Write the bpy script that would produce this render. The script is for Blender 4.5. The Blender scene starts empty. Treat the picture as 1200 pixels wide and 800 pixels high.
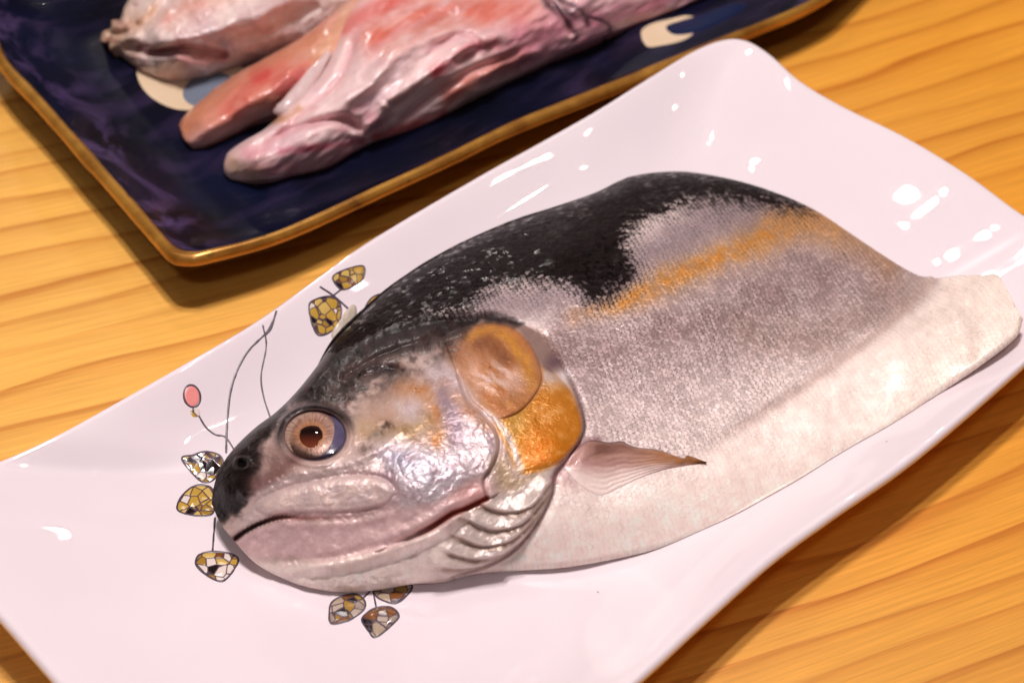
import bpy, math, random
import numpy as np

# ------------------------------------------------------------------ camera, world, lamps, exposure
PITCH, DIST, FPX = math.radians(46), 0.6, 2000.0            # measured from the two plates' vanishing points
CAM = np.array([0.0, -DIST*math.cos(PITCH), DIST*math.sin(PITCH)])
FWD = np.array([0.0, math.cos(PITCH), -math.sin(PITCH)])
UPV = np.array([0.0, math.sin(PITCH), math.cos(PITCH)])
scene = bpy.context.scene
col = scene.collection
cd = bpy.data.cameras.new('camera'); cam = bpy.data.objects.new('camera', cd); col.objects.link(cam)
cam.location = CAM; cam.rotation_euler = (math.pi/2 - PITCH, 0, 0)
cd.sensor_width = 36; cd.lens = 36*FPX/1200; cd.clip_start = .01; cd.clip_end = 50
cd.dof.use_dof = True; cd.dof.focus_distance = .54; cd.dof.aperture_fstop = 10
scene.camera = cam

w = bpy.data.worlds.new('World'); scene.world = w; w.use_nodes = True
bgn = w.node_tree.nodes['Background']; bgn.inputs[0].default_value = (1.0, .62, .42, 1); bgn.inputs[1].default_value = .05

def lamp(name, loc, size, watts, rgb, target=(0, 0, 0)):
    l = bpy.data.lights.new(name, 'AREA'); l.shape = 'DISK'; l.size = size; l.energy = watts; l.color = rgb
    o = bpy.data.objects.new(name, l); col.objects.link(o); o.location = loc
    d = np.array(target, float) - np.array(loc, float)
    import mathutils
    o.rotation_euler = mathutils.Vector(d).to_track_quat('-Z', 'Y').to_euler()
    return o
for x, y in ((-.10, .01), (.02, -.02), (-.04, .11)):           # three-bulb pendant over the table
    lamp('pendant_bulb', (x, y, 1.15), .06, 3.75, (1, .92, .91))
for x, y, z, size, watts in ((-.122, .592, 1.15, .016, .3), (-.095, .612, 1.15, .012, .2), (-.112, .560, 1.15, .010, .15), (.31, .03, 1.15, .012, .2), (.75, .18, 1.15, .010, .15),
                             (.10, 1.80, 1.15, .018, .4), (-1.70, 4.60, 1.60, .20, 15.0), (-.60, .35, 1.25, .02, .4)):
    lamp('ceiling_and_fill_lamp', (x, y, z), size, watts, (1, .92, .88))
lamp('ceiling_and_fill_lamp', (-.12, -.80, 1.30), .14, 1.7, (.97, .92, 1))  # unseen front fill, added to brighten the fish's near-facing belly and chin

scene.view_settings.view_transform = 'Standard'; scene.view_settings.look = 'None'
scene.view_settings.exposure = .22; scene.view_settings.gamma = 1
scene.view_settings.use_curve_mapping = False
scene.render.engine = 'CYCLES'

# ------------------------------------------------------------------ helpers
MM = .001
def at(px, py, h):
    """traced point of the photograph at height h (mm) above the table -> metres"""
    px, py, h = np.broadcast_arrays(np.asarray(px, float), np.asarray(py, float), np.asarray(h, float))
    d = FWD + ((px-600)/FPX)[..., None]*np.array([1., 0, 0]) + ((400-py)/FPX)[..., None]*UPV
    t = (h*MM-CAM[2])/d[..., 2]
    return CAM + d*t[..., None]
def ss(a, b, x):
    t = np.clip((x-a)/(b-a), 0, 1); return t*t*(3-2*t)
_rng = np.random.RandomState(7); _tab = _rng.rand(256, 256)
def vnoise(x, y):
    xi = np.floor(x).astype(int); yi = np.floor(y).astype(int); fx = x-xi; fy = y-yi
    fx = fx*fx*(3-2*fx); fy = fy*fy*(3-2*fy)
    g = lambda a, b: _tab[a & 255, b & 255]
    return (g(xi, yi)*(1-fx)+g(xi+1, yi)*fx)*(1-fy)+(g(xi, yi+1)*(1-fx)+g(xi+1, yi+1)*fx)*fy
def fbm(x, y, s, o=4, seed=0):
    x = np.asarray(x)/s+seed*17.3; y = np.asarray(y)/s+seed*9.1; r = 0; a = .5; n = 0
    for k in range(o):
        r = r+a*vnoise(x, y); n += a; x = x*2.03+5.1; y = y*2.03+1.7; a *= .5
    return r/n*2-1
def spline(pts, closed=False, k=8):
    p = np.array(pts, float); n = len(p)
    q = np.vstack([p[-1:], p, p[:2]]) if closed else np.vstack([2*p[0]-p[1], p, 2*p[-1]-p[-2]])
    out = []; t = np.linspace(0, 1, k, endpoint=False)[:, None]
    for i in range(n if closed else n-1):
        a, b, c, d = q[i], q[i+1], q[i+2], q[i+3]
        out.append(.5*(2*b+(c-a)*t+(2*a-5*b+4*c-d)*t**2+(3*b-a-3*c+d)*t**3))
    if not closed: out.append(p[-1:])
    return np.vstack(out)
def resample(p, n, closed=False):
    if closed: p = np.vstack([p, p[:1]])
    L = np.r_[0, np.cumsum(np.linalg.norm(np.diff(p, axis=0), axis=1))]
    t = np.linspace(0, L[-1], n+1)[:-1] if closed else np.linspace(0, L[-1], n)
    return np.stack([np.interp(t, L, p[:, i]) for i in range(p.shape[1])], 1)
def dline(X, Y, pts, k=5, far=60):
    """distance to a smoothed polyline and the parameter 0..1 along it"""
    p = spline(pts, False, k); D = np.full(X.shape, 1e3); T = np.zeros(X.shape)
    m = (X > p[:, 0].min()-far) & (X < p[:, 0].max()+far) & (Y > p[:, 1].min()-far) & (Y < p[:, 1].max()+far)
    x = X[m]; y = Y[m]; d = np.full(x.shape, 1e3); tt = np.zeros(x.shape); n = len(p)-1
    for i in range(n):
        a = p[i]; e = p[i+1]-a; u = np.clip(((x-a[0])*e[0]+(y-a[1])*e[1])/(e@e+1e-9), 0, 1)
        r = np.hypot(x-a[0]-u*e[0], y-a[1]-u*e[1]); b = r < d; d[b] = r[b]; tt[b] = (i+u[b])/n
    D[m] = d; T[m] = tt
    return D, T
def dpoly(X, Y, pts, k=5, far=60):
    """signed distance (positive inside) to a smoothed closed outline"""
    p = spline(pts, True, k); D = np.full(X.shape, -1e3)
    m = (X > p[:, 0].min()-far) & (X < p[:, 0].max()+far) & (Y > p[:, 1].min()-far) & (Y < p[:, 1].max()+far)
    x = X[m]; y = Y[m]; d = np.full(x.shape, 1e3); ins = np.zeros(x.shape, bool)
    for i in range(len(p)):
        a = p[i]; b = p[(i+1) % len(p)]; e = b-a
        u = np.clip(((x-a[0])*e[0]+(y-a[1])*e[1])/(e@e+1e-9), 0, 1)
        d = np.minimum(d, np.hypot(x-a[0]-u*e[0], y-a[1]-u*e[1]))
        if abs(e[1]) > 1e-9:
            ins ^= ((a[1] > y) != (b[1] > y)) & (x < a[0]+(y-a[1])/e[1]*e[0])
    D[m] = np.where(ins, d, -d)
    return D
class TPS:
    def __init__(s, pts, lam=1.0):
        P = np.array(pts, float); s.c = P[:, :2]/100; n = len(P)
        K = s.k(np.linalg.norm(s.c[:, None]-s.c[None], axis=2))+lam*.01*np.eye(n)
        A = np.zeros((n+3, n+3)); A[:n, :n] = K; A[:n, n] = 1; A[:n, n+1:] = s.c; A[n:, :n] = A[:n, n:].T
        s.w = np.linalg.solve(A, np.r_[P[:, 2], 0, 0, 0])
    def k(s, r): return np.where(r > 1e-9, r*r*np.log(r+1e-12), 0)
    def __call__(s, X, Y):
        x = np.asarray(X, float)/100; y = np.asarray(Y, float)/100; n = len(s.c)
        r = s.w[n]+s.w[n+1]*x+s.w[n+2]*y
        for i in range(n): r = r+s.w[i]*s.k(np.hypot(x-s.c[i, 0], y-s.c[i, 1]))
        return r
def lin(rgb):
    c = np.asarray(rgb, float)/255; return np.where(c < .04045, c/12.92, ((c+.055)/1.055)**2.4)
def L4(rgb): return (*lin(rgb), 1)

def link_mesh(name, V, Fc, mat, parent=None, smooth=True, C=None, P=None, UV=None, up=True):
    D = None
    if P is not None and P.shape[1] == 5: P, D = P[:, :4], P[:, 4]
    me = bpy.data.meshes.new(name); V = np.asarray(V, np.float32)
    if up and isinstance(Fc, np.ndarray):                    # the first sheet of faces must look up
        q = V[Fc[:max(50, len(Fc)//4)]]; nz = np.cross(q[:, 2]-q[:, 0], q[:, 3]-q[:, 1])[:, 2].sum()
        if nz < 0: Fc = Fc[:, ::-1].copy()
    if isinstance(Fc, np.ndarray):
        n, k = Fc.shape
        me.vertices.add(len(V)); me.vertices.foreach_set('co', V.ravel())
        me.loops.add(n*k); me.loops.foreach_set('vertex_index', Fc.ravel().astype(np.int32))
        me.polygons.add(n); me.polygons.foreach_set('loop_start', np.arange(0, n*k, k, dtype=np.int32))
        me.polygons.foreach_set('loop_total', np.full(n, k, np.int32)); me.update(calc_edges=True)
    else:
        me.from_pydata([tuple(v) for v in V], [], Fc)
    me.polygons.foreach_set('use_smooth', np.full(len(me.polygons), smooth))
    for nm, a in (('Col', C), ('Prm', P)):
        if a is not None:
            at_ = me.attributes.new(nm, 'FLOAT_COLOR', 'POINT')
            at_.data.foreach_set('color', np.c_[a, np.ones(len(a))].astype(np.float32).ravel() if a.shape[1] == 3 else a.astype(np.float32).ravel())
    if UV is not None:
        at_ = me.attributes.new('Suv', 'FLOAT_VECTOR', 'POINT')
        at_.data.foreach_set('vector', UV.astype(np.float32).ravel())
    if D is not None:
        at_ = me.attributes.new('Drk', 'FLOAT', 'POINT'); at_.data.foreach_set('value', D.astype(np.float32).ravel())
    me.validate(); me.update()
    o = bpy.data.objects.new(name, me); col.objects.link(o); me.materials.append(mat)
    if parent:
        o.parent = parent; o.matrix_parent_inverse = parent_inv(parent)
    return o
def parent_inv(p):
    import mathutils
    l = mathutils.Vector(p.location) if p.type == 'EMPTY' else mathutils.Vector((0, 0, 0))
    return mathutils.Matrix.Translation(-l)
def thing(name, label, cat, loc, group=None):
    o = bpy.data.objects.new(name, None); col.objects.link(o); o.location = loc
    o.empty_display_size = .02; o['label'] = label; o['category'] = cat
    if group: o['group'] = group
    return o
def gridfaces(r, c, wrap=False, off=0):
    i = np.arange(r-1)[:, None]; j = np.arange(c if wrap else c-1)[None]; j2 = (j+1) % c
    a = i*c+j; b = i*c+j2; d = (i+1)*c+j2; e = (i+1)*c+j
    return np.stack([a, b, d, e], -1).reshape(-1, 4)+off
def tube(path, rad, seg=8):
    P = np.asarray(path, float); T = np.gradient(P, axis=0); T /= np.linalg.norm(T, axis=1)[:, None]+1e-12
    u = np.cross(T, [0, 0, 1.]); u /= np.linalg.norm(u, axis=1)[:, None]+1e-12; v = np.cross(u, T)
    th = np.linspace(0, 2*math.pi, seg, endpoint=False); r = np.broadcast_to(rad, len(P))
    V = P[:, None]+r[:, None, None]*(np.cos(th)[None, :, None]*u[:, None]+np.sin(th)[None, :, None]*v[:, None])
    return V.reshape(-1, 3), gridfaces(len(P), seg, True)

# ------------------------------------------------------------------ node helpers
class NT:
    def __init__(s, name):
        s.m = bpy.data.materials.new(name); s.m.use_nodes = True; s.t = s.m.node_tree
        s.b = s.t.nodes['Principled BSDF']; s.out = s.t.nodes['Material Output']
    def n(s, typ, **kw):
        nd = s.t.nodes.new(typ)
        for k, v in kw.items(): setattr(nd, k, v)
        return nd
    def l(s, a, b): s.t.links.new(a, b)
    def put(s, inp, v):
        if isinstance(v, bpy.types.NodeSocket): s.l(v, inp)
        elif v is not None: inp.default_value = v
    def M(s, op, a, b=None, c=None):
        nd = s.n('ShaderNodeMath', operation=op)
        for i, v in enumerate((a, b, c)): 
            if v is not None: s.put(nd.inputs[i], v)
        return nd.outputs[0]
    def mix(s, f, a, b, mode='MIX'):
        nd = s.n('ShaderNodeMix', data_type='RGBA', blend_type=mode)
        s.put(nd.inputs['Factor'], f); s.put(nd.inputs[6], a); s.put(nd.inputs[7], b); return nd.outputs[2]
    def noise(s, vec, scale, detail=4, rough=.5, dist=0):
        nd = s.n('ShaderNodeTexNoise'); s.put(nd.inputs['Vector'], vec); nd.inputs['Scale'].default_value = scale
        nd.inputs['Detail'].default_value = detail; nd.inputs['Roughness'].default_value = rough
        nd.inputs['Distortion'].default_value = dist; return nd.outputs['Fac']
    def ramp(s, f, stops):
        nd = s.n('ShaderNodeValToRGB'); s.put(nd.inputs[0], f); e = nd.color_ramp.elements
        while len(e) < len(stops): e.new(.5)
        for i, (p, c) in enumerate(stops): e[i].position = p; e[i].color = c if len(c) == 4 else (*c, 1)
        return nd.outputs[0]
    def xyz(s, vec):
        nd = s.n('ShaderNodeSeparateXYZ'); s.l(vec, nd.inputs[0]); return nd.outputs
    def vec(s, x, y, z=0.0):
        nd = s.n('ShaderNodeCombineXYZ'); s.put(nd.inputs[0], x); s.put(nd.inputs[1], y); s.put(nd.inputs[2], z); return nd.outputs[0]
    def attr(s, name):
        return s.n('ShaderNodeAttribute', attribute_name=name)
    def bump(s, h, strength, dist, nrm=None):
        nd = s.n('ShaderNodeBump'); nd.inputs['Strength'].default_value = strength; nd.inputs['Distance'].default_value = dist
        s.put(nd.inputs['Height'], h)
        if nrm is not None: s.l(nrm, nd.inputs['Normal'])
        return nd.outputs[0]
    def pos(s): return s.n('ShaderNodeNewGeometry').outputs['Position']

# ------------------------------------------------------------------ wooden table
def wood_mat():
    k = NT('pine_wood'); p = k.xyz(k.pos()); an = math.radians(21)
    a = k.M('ADD', k.M('MULTIPLY', p[0], math.cos(an)), k.M('MULTIPLY', p[1], math.sin(an)))
    b = k.M('SUBTRACT', k.M('MULTIPLY', p[1], math.cos(an)), k.M('MULTIPLY', p[0], math.sin(an)))
    b = k.M('SUBTRACT', b, k.M('MULTIPLY', k.M('MULTIPLY', a, a), .13))
    slow = k.noise(k.vec(k.M('MULTIPLY', a, 1.1), k.M('MULTIPLY', b, 5)), 3.0, 2)
    fine = k.noise(k.vec(k.M('MULTIPLY', a, 6), k.M('MULTIPLY', b, 60)), 2.0, 3)
    q = k.M('ADD', k.M('MULTIPLY', b, 64), k.M('MULTIPLY', slow, 2.8))
    q = k.M('ADD', q, k.M('MULTIPLY', fine, .22))
    fr = k.M('FRACT', q); cell = k.M('FLOOR', q)
    wn = k.n('ShaderNodeTexWhiteNoise', noise_dimensions='1D'); k.l(cell, wn.inputs['W'])
    late = k.M('MULTIPLY', k.ramp(fr, [(0, (.70, .75, .75)), (.035, (.12, .12, .12)), (.12, (0, 0, 0)), (.45, (.05, .05, .05)), (.80, (.36, .36, .36)), (.955, (1, 1, 1))]),
               k.M('ADD', .35, k.M('MULTIPLY', wn.outputs['Value'], .75)))
    fib = k.noise(k.vec(k.M('MULTIPLY', a, 25), k.M('MULTIPLY', b, 900)), 1.0, 4, .6)
    big = k.noise(k.vec(k.M('MULTIPLY', a, 4), k.M('MULTIPLY', b, 9)), 1.0, 2)
    c = k.mix(k.M('MULTIPLY', late, .70), L4((242, 182, 86)), L4((190, 110, 30)))
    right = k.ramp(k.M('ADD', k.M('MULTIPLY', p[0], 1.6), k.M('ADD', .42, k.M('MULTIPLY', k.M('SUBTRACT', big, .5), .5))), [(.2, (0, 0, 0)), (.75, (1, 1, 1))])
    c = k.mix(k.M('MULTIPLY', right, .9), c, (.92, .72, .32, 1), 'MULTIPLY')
    c = k.mix(.30, c, k.ramp(fib, [(.3, (.45, .45, .45)), (.7, (1.25, 1.25, 1.25))]), 'MULTIPLY')
    c = k.mix(.28, c, k.ramp(big, [(.3, (.6, .5, .4)), (.7, (1.2, 1.2, 1.2))]), 'MULTIPLY')
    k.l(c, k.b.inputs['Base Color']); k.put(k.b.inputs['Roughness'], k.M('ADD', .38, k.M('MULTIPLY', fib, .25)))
    k.b.inputs['Specular IOR Level'].default_value = .35
    k.l(k.bump(k.M('SUBTRACT', fib, k.M('MULTIPLY', late, .6)), .25, .0004), k.b.inputs['Normal'])
    return k.m
def build_table():
    n = 60; xs = np.linspace(-.75, .75, n); ys = np.linspace(-.55, .75, n)
    X, Y = np.meshgrid(xs, ys); Z = np.zeros_like(X)
    V = np.stack([X, Y, Z], -1).reshape(-1, 3); Fc = gridfaces(n, n).tolist()
    per = [i for i in range(n)]+[i*n+n-1 for i in range(1, n)]+[n*n-1-i for i in range(1, n)]+[(n-1-i)*n for i in range(1, n-1)]
    m = len(V); V = np.vstack([V, V[per]+[0, 0, -.03]])
    for i in range(len(per)):
        j = (i+1) % len(per); Fc.append([per[j], per[i], m+i, m+j])
    Fc.append([m+i for i in range(len(per))][::-1])
    o = link_mesh('table', V, Fc, wood_mat()); o['kind'] = 'structure'
    for pl in o.data.polygons: pl.use_smooth = False
    return o
build_table()

# ------------------------------------------------------------------ plates
class Plate:
    """shallow dish: a traced outline with rim heights, a flat floor and a curved bank"""
    def __init__(s, ctl, zf, start, power, thick=4.2, foot=.58):
        c = spline([(*at(x, y, z)[:2]*1000, z) if fr else (x, y, z) for (x, y, z, fr) in ctl], True, 10)
        s.c = np.array([(c[:, 0].min()+c[:, 0].max())/2, (c[:, 1].min()+c[:, 1].max())/2])
        c = resample(c, 900, True); th = np.arctan2(c[:, 1]-s.c[1], c[:, 0]-s.c[0]); r = np.hypot(c[:, 0]-s.c[0], c[:, 1]-s.c[1])
        o = np.argsort(th); s.th = th[o]; s.r = r[o]; s.zr = c[o, 2]; s.c3 = c
        s.zf, s.start, s.power, s.thick, s.foot = zf, start, power, thick, foot
    def polar(s, x, y):
        dx = x-s.c[0]; dy = y-s.c[1]; t = np.arctan2(dy, dx)
        return np.hypot(dx, dy)/np.interp(t, s.th, s.r, period=2*math.pi), np.interp(t, s.th, s.zr, period=2*math.pi)
    def prof(s, rho):
        u = np.clip((rho-s.start)/(1-s.start), 0, 1.02); return u**s.power*(1.12-.12*u**6)
    def z(s, x, y):                                          # mm in, mm out
        rho, zr = s.polar(np.asarray(x, float), np.asarray(y, float))
        return s.zf+(zr-s.zf)*s.prof(rho)+.25*fbm(x, y, 45, 2, 3)*np.minimum(1, rho*1.5)
    def hit(s, px, py):
        """the traced point on the dish's surface (metres)"""
        h = np.full(np.shape(px), s.zf, float)
        for _ in range(25):
            p = at(px, py, h); h = .5*h+.5*s.z(p[..., 0]*1000, p[..., 1]*1000)
        return at(px, py, h)
    def mesh(s, name, mat, parent, uneven=.25):
        n = 720; c = resample(s.c3, n, True); d = c[:, :2]-s.c; zr = c[:, 2]
        nr = d/np.linalg.norm(d, axis=1)[:, None]; rows = []
        for rho in np.r_[np.linspace(.004, s.start, 14), np.linspace(s.start, 1, 46)[1:]]:
            xy = s.c+d*rho; z = s.zf+(zr-s.zf)*s.prof(np.full(n, rho))
            z = z+uneven*fbm(xy[:, 0], xy[:, 1], 45, 2, 3)*min(1, rho*1.5)
            rows.append(np.c_[xy, z])
        T = s.thick
        for ang in np.linspace(0, math.pi, 9)[1:]:
            q = rows[58].copy(); q[:, :2] += nr*math.sin(ang)*T*.5; q[:, 2] += -T*.5+T*.5*math.cos(ang); rows.append(q)
        for rho in np.linspace(1, s.foot+.06, 14)[1:]:
            xy = s.c+d*rho; z = s.zf+(zr-s.zf)*s.prof(np.full(n, rho))-T
            rows.append(np.c_[xy, np.maximum(z, 2.5)])
        for rho, z in ((s.foot+.05, .2), (s.foot+.01, .2), (s.foot, 1.6), (.01, 1.6)):
            rows.append(np.c_[s.c+d*rho, np.full(n, z)])
        V = np.vstack(rows)*MM
        return link_mesh(name, V, gridfaces(len(rows), n, True), mat, parent)

def porcelain():
    k = NT('white_porcelain'); p = k.pos()
    n = k.noise(p, 14, 3); sp = k.n('ShaderNodeTexVoronoi'); k.l(p, sp.inputs['Vector']); sp.inputs['Scale'].default_value = 75
    rnd = k.xyz(sp.outputs['Color'])[0]
    spec = k.M('MULTIPLY', k.M('LESS_THAN', sp.outputs['Distance'], .035), k.M('GREATER_THAN', rnd, .86))
    c = k.mix(k.ramp(n, [(.35, (0, 0, 0)), (.65, (1, 1, 1))]), L4((232, 218, 223)), L4((237, 224, 228)))
    c = k.mix(k.M('MULTIPLY', spec, .7), c, L4((130, 110, 105)))
    k.l(c, k.b.inputs['Base Color']); k.b.inputs['Roughness'].default_value = .3; k.b.inputs['Specular IOR Level'].default_value = .15
    k.b.inputs['Coat Weight'].default_value = .9; k.b.inputs['Coat Roughness'].default_value = .02
    k.l(k.bump(k.noise(p, 55, 3), .05, .0012), k.b.inputs['Normal'])
    return k.m
# e1 / e2 frame for the parts of the outline beyond the picture
E1 = np.array([math.cos(math.radians(42.3)), math.sin(math.radians(42.3))]); E2 = np.array([E1[1], -E1[0]])
def pe(a, b, z): q = E1*a+E2*b; return (q[0], q[1], z, False)
WP = Plate([(0, 541, 25.5, 1), (65, 512, 25, 1), (130, 477, 24.5, 1), (210, 432, 24.5, 1), (300, 380, 24.5, 1), (370, 331, 24.5, 1), (440, 281, 25, 1), (560, 210, 25.5, 1),
            (640, 165, 26, 1), (700, 131, 27, 1), (760, 93, 28.5, 1), (810, 63, 30, 1), (845, 49, 31, 1), (872, 49, 31, 1), (900, 65, 30.5, 1), (935, 96, 29, 1), (985, 126, 27.5, 1),
            (1060, 163, 27, 1), (1130, 205, 27.5, 1), (1200, 255, 28.5, 1), pe(159.5, 107, 30), pe(157.5, 121, 31), pe(151, 132, 31), pe(140, 136, 30.5), pe(122, 137, 29), (1200, 421, 28, 1), (1120, 490, 26.5, 1),
            (1050, 546, 25.5, 1), (975, 597, 25, 1), (900, 651, 25, 1), (820, 722, 25, 1), (735, 800, 25.5, 1), pe(-125, 138, 27), pe(-165, 138, 30), pe(-186, 135, 31), pe(-196, 125, 31), pe(-199, 100, 29),
            pe(-197, 60, 26), (75, 800, 25, 1), (0, 714, 26, 1), pe(-199, -25, 30), pe(-198, -42, 31), pe(-190, -50, 31), pe(-178, -51.5, 28)], 8.0, .50, 2.1)
plate = thing('plate', 'white wavy-edged rectangular porcelain plate under the fish head, painted with small leaves', 'plate', (*(WP.c*MM), 0))
WP.mesh('dish', porcelain(), plate)

def navy():
    k = NT('navy_glaze'); p = k.pos(); q = k.xyz(p); an = math.radians(34.8)
    a = k.M('ADD', k.M('MULTIPLY', q[0], math.cos(an)), k.M('MULTIPLY', q[1], math.sin(an)))
    b = k.M('SUBTRACT', k.M('MULTIPLY', q[1], math.cos(an)), k.M('MULTIPLY', q[0], math.sin(an)))
    st = k.noise(k.vec(k.M('MULTIPLY', a, 9), k.M('MULTIPLY', b, 34), k.M('MULTIPLY', q[2], 80)), 1.0, 5, .62, 1.2)
    n2 = k.noise(p, 22, 3)
    zz = k.ramp(k.M('MULTIPLY', q[2], 40), [(.26, (.22, .22, .22)), (.72, (1, 1, 1))])
    c = k.mix(k.ramp(n2, [(.4, (0, 0, 0)), (.7, (1, 1, 1))]), L4((6, 8, 19)), L4((9, 15, 40)))
    c = k.mix(k.M('MULTIPLY', k.ramp(st, [(.47, (0, 0, 0)), (.66, (1, 1, 1))]), zz), c, L4((84, 66, 108)))
    k.l(c, k.b.inputs['Base Color']); k.b.inputs['Roughness'].default_value = .3; k.b.inputs['Specular IOR Level'].default_value = .25
    k.b.inputs['Coat Weight'].default_value = .16; k.b.inputs['Coat Roughness'].default_value = .05
    k.l(k.bump(k.noise(p, 60, 3), .2, .0015), k.b.inputs['Normal'])
    return k.m
def gold():
    k = NT('gold_rim'); p = k.pos(); n = k.noise(p, 45, 4, .6)
    c = k.mix(k.ramp(n, [(.38, (0, 0, 0)), (.62, (1, 1, 1))]), L4((150, 98, 34)), L4((196, 142, 60)))
    d = k.noise(p, 110, 3)
    c = k.mix(k.ramp(d, [(.66, (0, 0, 0)), (.76, (1, 1, 1))]), c, L4((70, 50, 40)))
    k.l(c, k.b.inputs['Base Color']); k.b.inputs['Metallic'].default_value = .45; k.b.inputs['Roughness'].default_value = .3
    k.b.inputs['Coat Weight'].default_value = .3; k.l(k.bump(d, .2, .0008), k.b.inputs['Normal'])
    return k.m
B1 = np.array([math.cos(math.radians(34.6)), math.sin(math.radians(34.6))]); B2 = np.array([-B1[1], B1[0]])
_o = at(215, 303, 23)[:2]*1000
def pb(a, b, z): q = _o+B1*a+B2*b; return (q[0], q[1], z, False)
BP = Plate([(0, 67, 22, 1), (45, 118, 22, 1), (100, 180, 22, 1), (160, 248, 23, 1), (192, 285, 24, 1), (205, 296, 24, 1), (220, 299, 24, 1), (245, 296, 24, 1), (330, 272, 22.5, 1), (450, 218, 22, 1), (530, 181, 22, 1), (600, 147, 22, 1),
            (680, 115, 22, 1), (760, 83, 22, 1), (860, 42, 22, 1), (960, -2, 22.5, 1), pb(330, 5, 23), pb(352, 4, 25), pb(360, 12, 25), pb(362, 40, 23), pb(362, 110, 22), pb(362, 172, 23), pb(360, 200, 25), pb(350, 209, 25), pb(320, 210, 23), pb(180, 212, 22),
            pb(40, 211, 23), pb(12, 210, 25), pb(3, 202, 25), pb(1, 180, 23)], 6.0, .80, 1.9, 4.0, .62)
bplate = thing('plate', 'dark navy blue rectangular plate with gold-brown rim carrying pink raw meat', 'plate', (*(BP.c*MM), 0))
bd = BP.mesh('dish', navy(), bplate)
rp = BP.c3.copy(); rp[:, 2] -= 1.3
rp = resample(rp, 700, True); dd = rp[:, :2]-BP.c; dd /= np.linalg.norm(dd, axis=1)[:, None]
prow = []
for (o_, z_) in ((-2.2, 1.35), (-1.0, 1.95), (.6, 1.9), (1.9, 1.0), (2.5, -.6), (2.2, -2.2), (1.0, -3.1), (-.4, -2.4)):
    q = rp.copy(); wob = 1+.18*fbm(rp[:, 0], rp[:, 1], 22, 2, 5)[:, None]; q[:, :2] += dd*o_*wob; q[:, 2] += z_; prow.append(q)
V = np.stack(prow, 1).reshape(-1, 3)*MM
Fc = []
n_, m_ = 700, len(prow)
i = np.arange(n_)[:, None]; j = np.arange(m_)[None]
Fc = np.stack([i*m_+j, ((i+1) % n_)*m_+j, ((i+1) % n_)*m_+(j+1) % m_, i*m_+(j+1) % m_], -1).reshape(-1, 4)
link_mesh('rim', V, Fc, gold(), bplate, up=False)

# ------------------------------------------------------------------ painted decoration (thin enamel on the glaze)
def enamel_line():
    k = NT('enamel_line'); n = k.noise(k.pos(), 900, 2)
    k.l(k.mix(n, L4((48, 34, 48)), L4((92, 76, 90))), k.b.inputs['Base Color']); k.b.inputs['Roughness'].default_value = .3
    return k.m
def enamel_leaf(seed, tone):
    k = NT('enamel_leaf'); p = k.pos(); o = k.n('ShaderNodeVectorMath', operation='ADD'); k.l(p, o.inputs[0]); o.inputs[1].default_value = (seed*.37, seed*.11, 0)
    v = k.n('ShaderNodeTexVoronoi'); k.l(o.outputs[0], v.inputs['Vector']); v.inputs['Scale'].default_value = 310
    e = k.n('ShaderNodeTexVoronoi', feature='DISTANCE_TO_EDGE'); k.l(o.outputs[0], e.inputs['Vector']); e.inputs['Scale'].default_value = 310
    r = k.xyz(v.outputs['Color'])[0]
    nd = k.n('ShaderNodeValToRGB'); k.l(r, nd.inputs[0]); nd.color_ramp.interpolation = 'CONSTANT'
    g = (190, 150, 62) if tone == 0 else (170, 150, 128)
    st = [(0, (28, 18, 18)), (.14, g), (.40, (122, 72, 24)), (.52, (206, 172, 96) if tone == 0 else (178, 160, 146)), (.74, (225, 208, 200) if tone == 0 else (150, 132, 120)), (.9, (160, 122, 48))]
    el = nd.color_ramp.elements
    while len(el) < len(st): el.new(.5)
    for i, (a, c) in enumerate(st): el[i].position = a; el[i].color = L4(c)
    ln = k.ramp(e.outputs['Distance'], [(.03, (1, 1, 1)), (.08, (0, 0, 0))])
    k.l(k.mix(ln, nd.outputs[0], L4((78, 60, 72))), k.b.inputs['Base Color']); k.b.inputs['Roughness'].default_value = .16
    k.b.inputs['Coat Weight'].default_value = .5
    k.l(k.bump(e.outputs['Distance'], .5, .0008), k.b.inputs['Normal'])
    return k.m
LINE = enamel_line()
def stroke(pts, wpx, dish, name='painted_stem', parent=None, mat=None, closed=False, lift=.10):
    p = spline(pts, closed, 10); n = max(12, int(np.linalg.norm(np.diff(p, axis=0), axis=1).sum()/1.5))
    p = resample(p, n, closed); 
    T = np.roll(p, -1, 0)-np.roll(p, 1, 0) if closed else np.gradient(p, axis=0)
    N = np.c_[-T[:, 1], T[:, 0]]/(np.linalg.norm(T, axis=1)[:, None]+1e-9)
    wv = wpx*(1+.28*fbm(p[:, 0], p[:, 1], 5, 2, 9)); rows = []
    for o_, z_ in ((-.5, -.05), (-.3, lift), (.3, lift), (.5, -.05)):
        q = p+N*(wv*o_)[:, None]; w3 = dish.hit(q[:, 0], q[:, 1]); w3[:, 2] += z_*MM; rows.append(w3)
    m = len(rows); V = np.stack(rows, 1).reshape(-1, 3)
    if closed:
        i = np.arange(n)[:, None]; j = np.arange(m-1)[None]
        Fc = np.stack([i*m+j, ((i+1) % n)*m+j, ((i+1) % n)*m+j+1, i*m+j+1], -1).reshape(-1, 4)
    else: Fc = gridfaces(n, m)
    return link_mesh(name, V, Fc, mat or LINE, parent)
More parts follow.
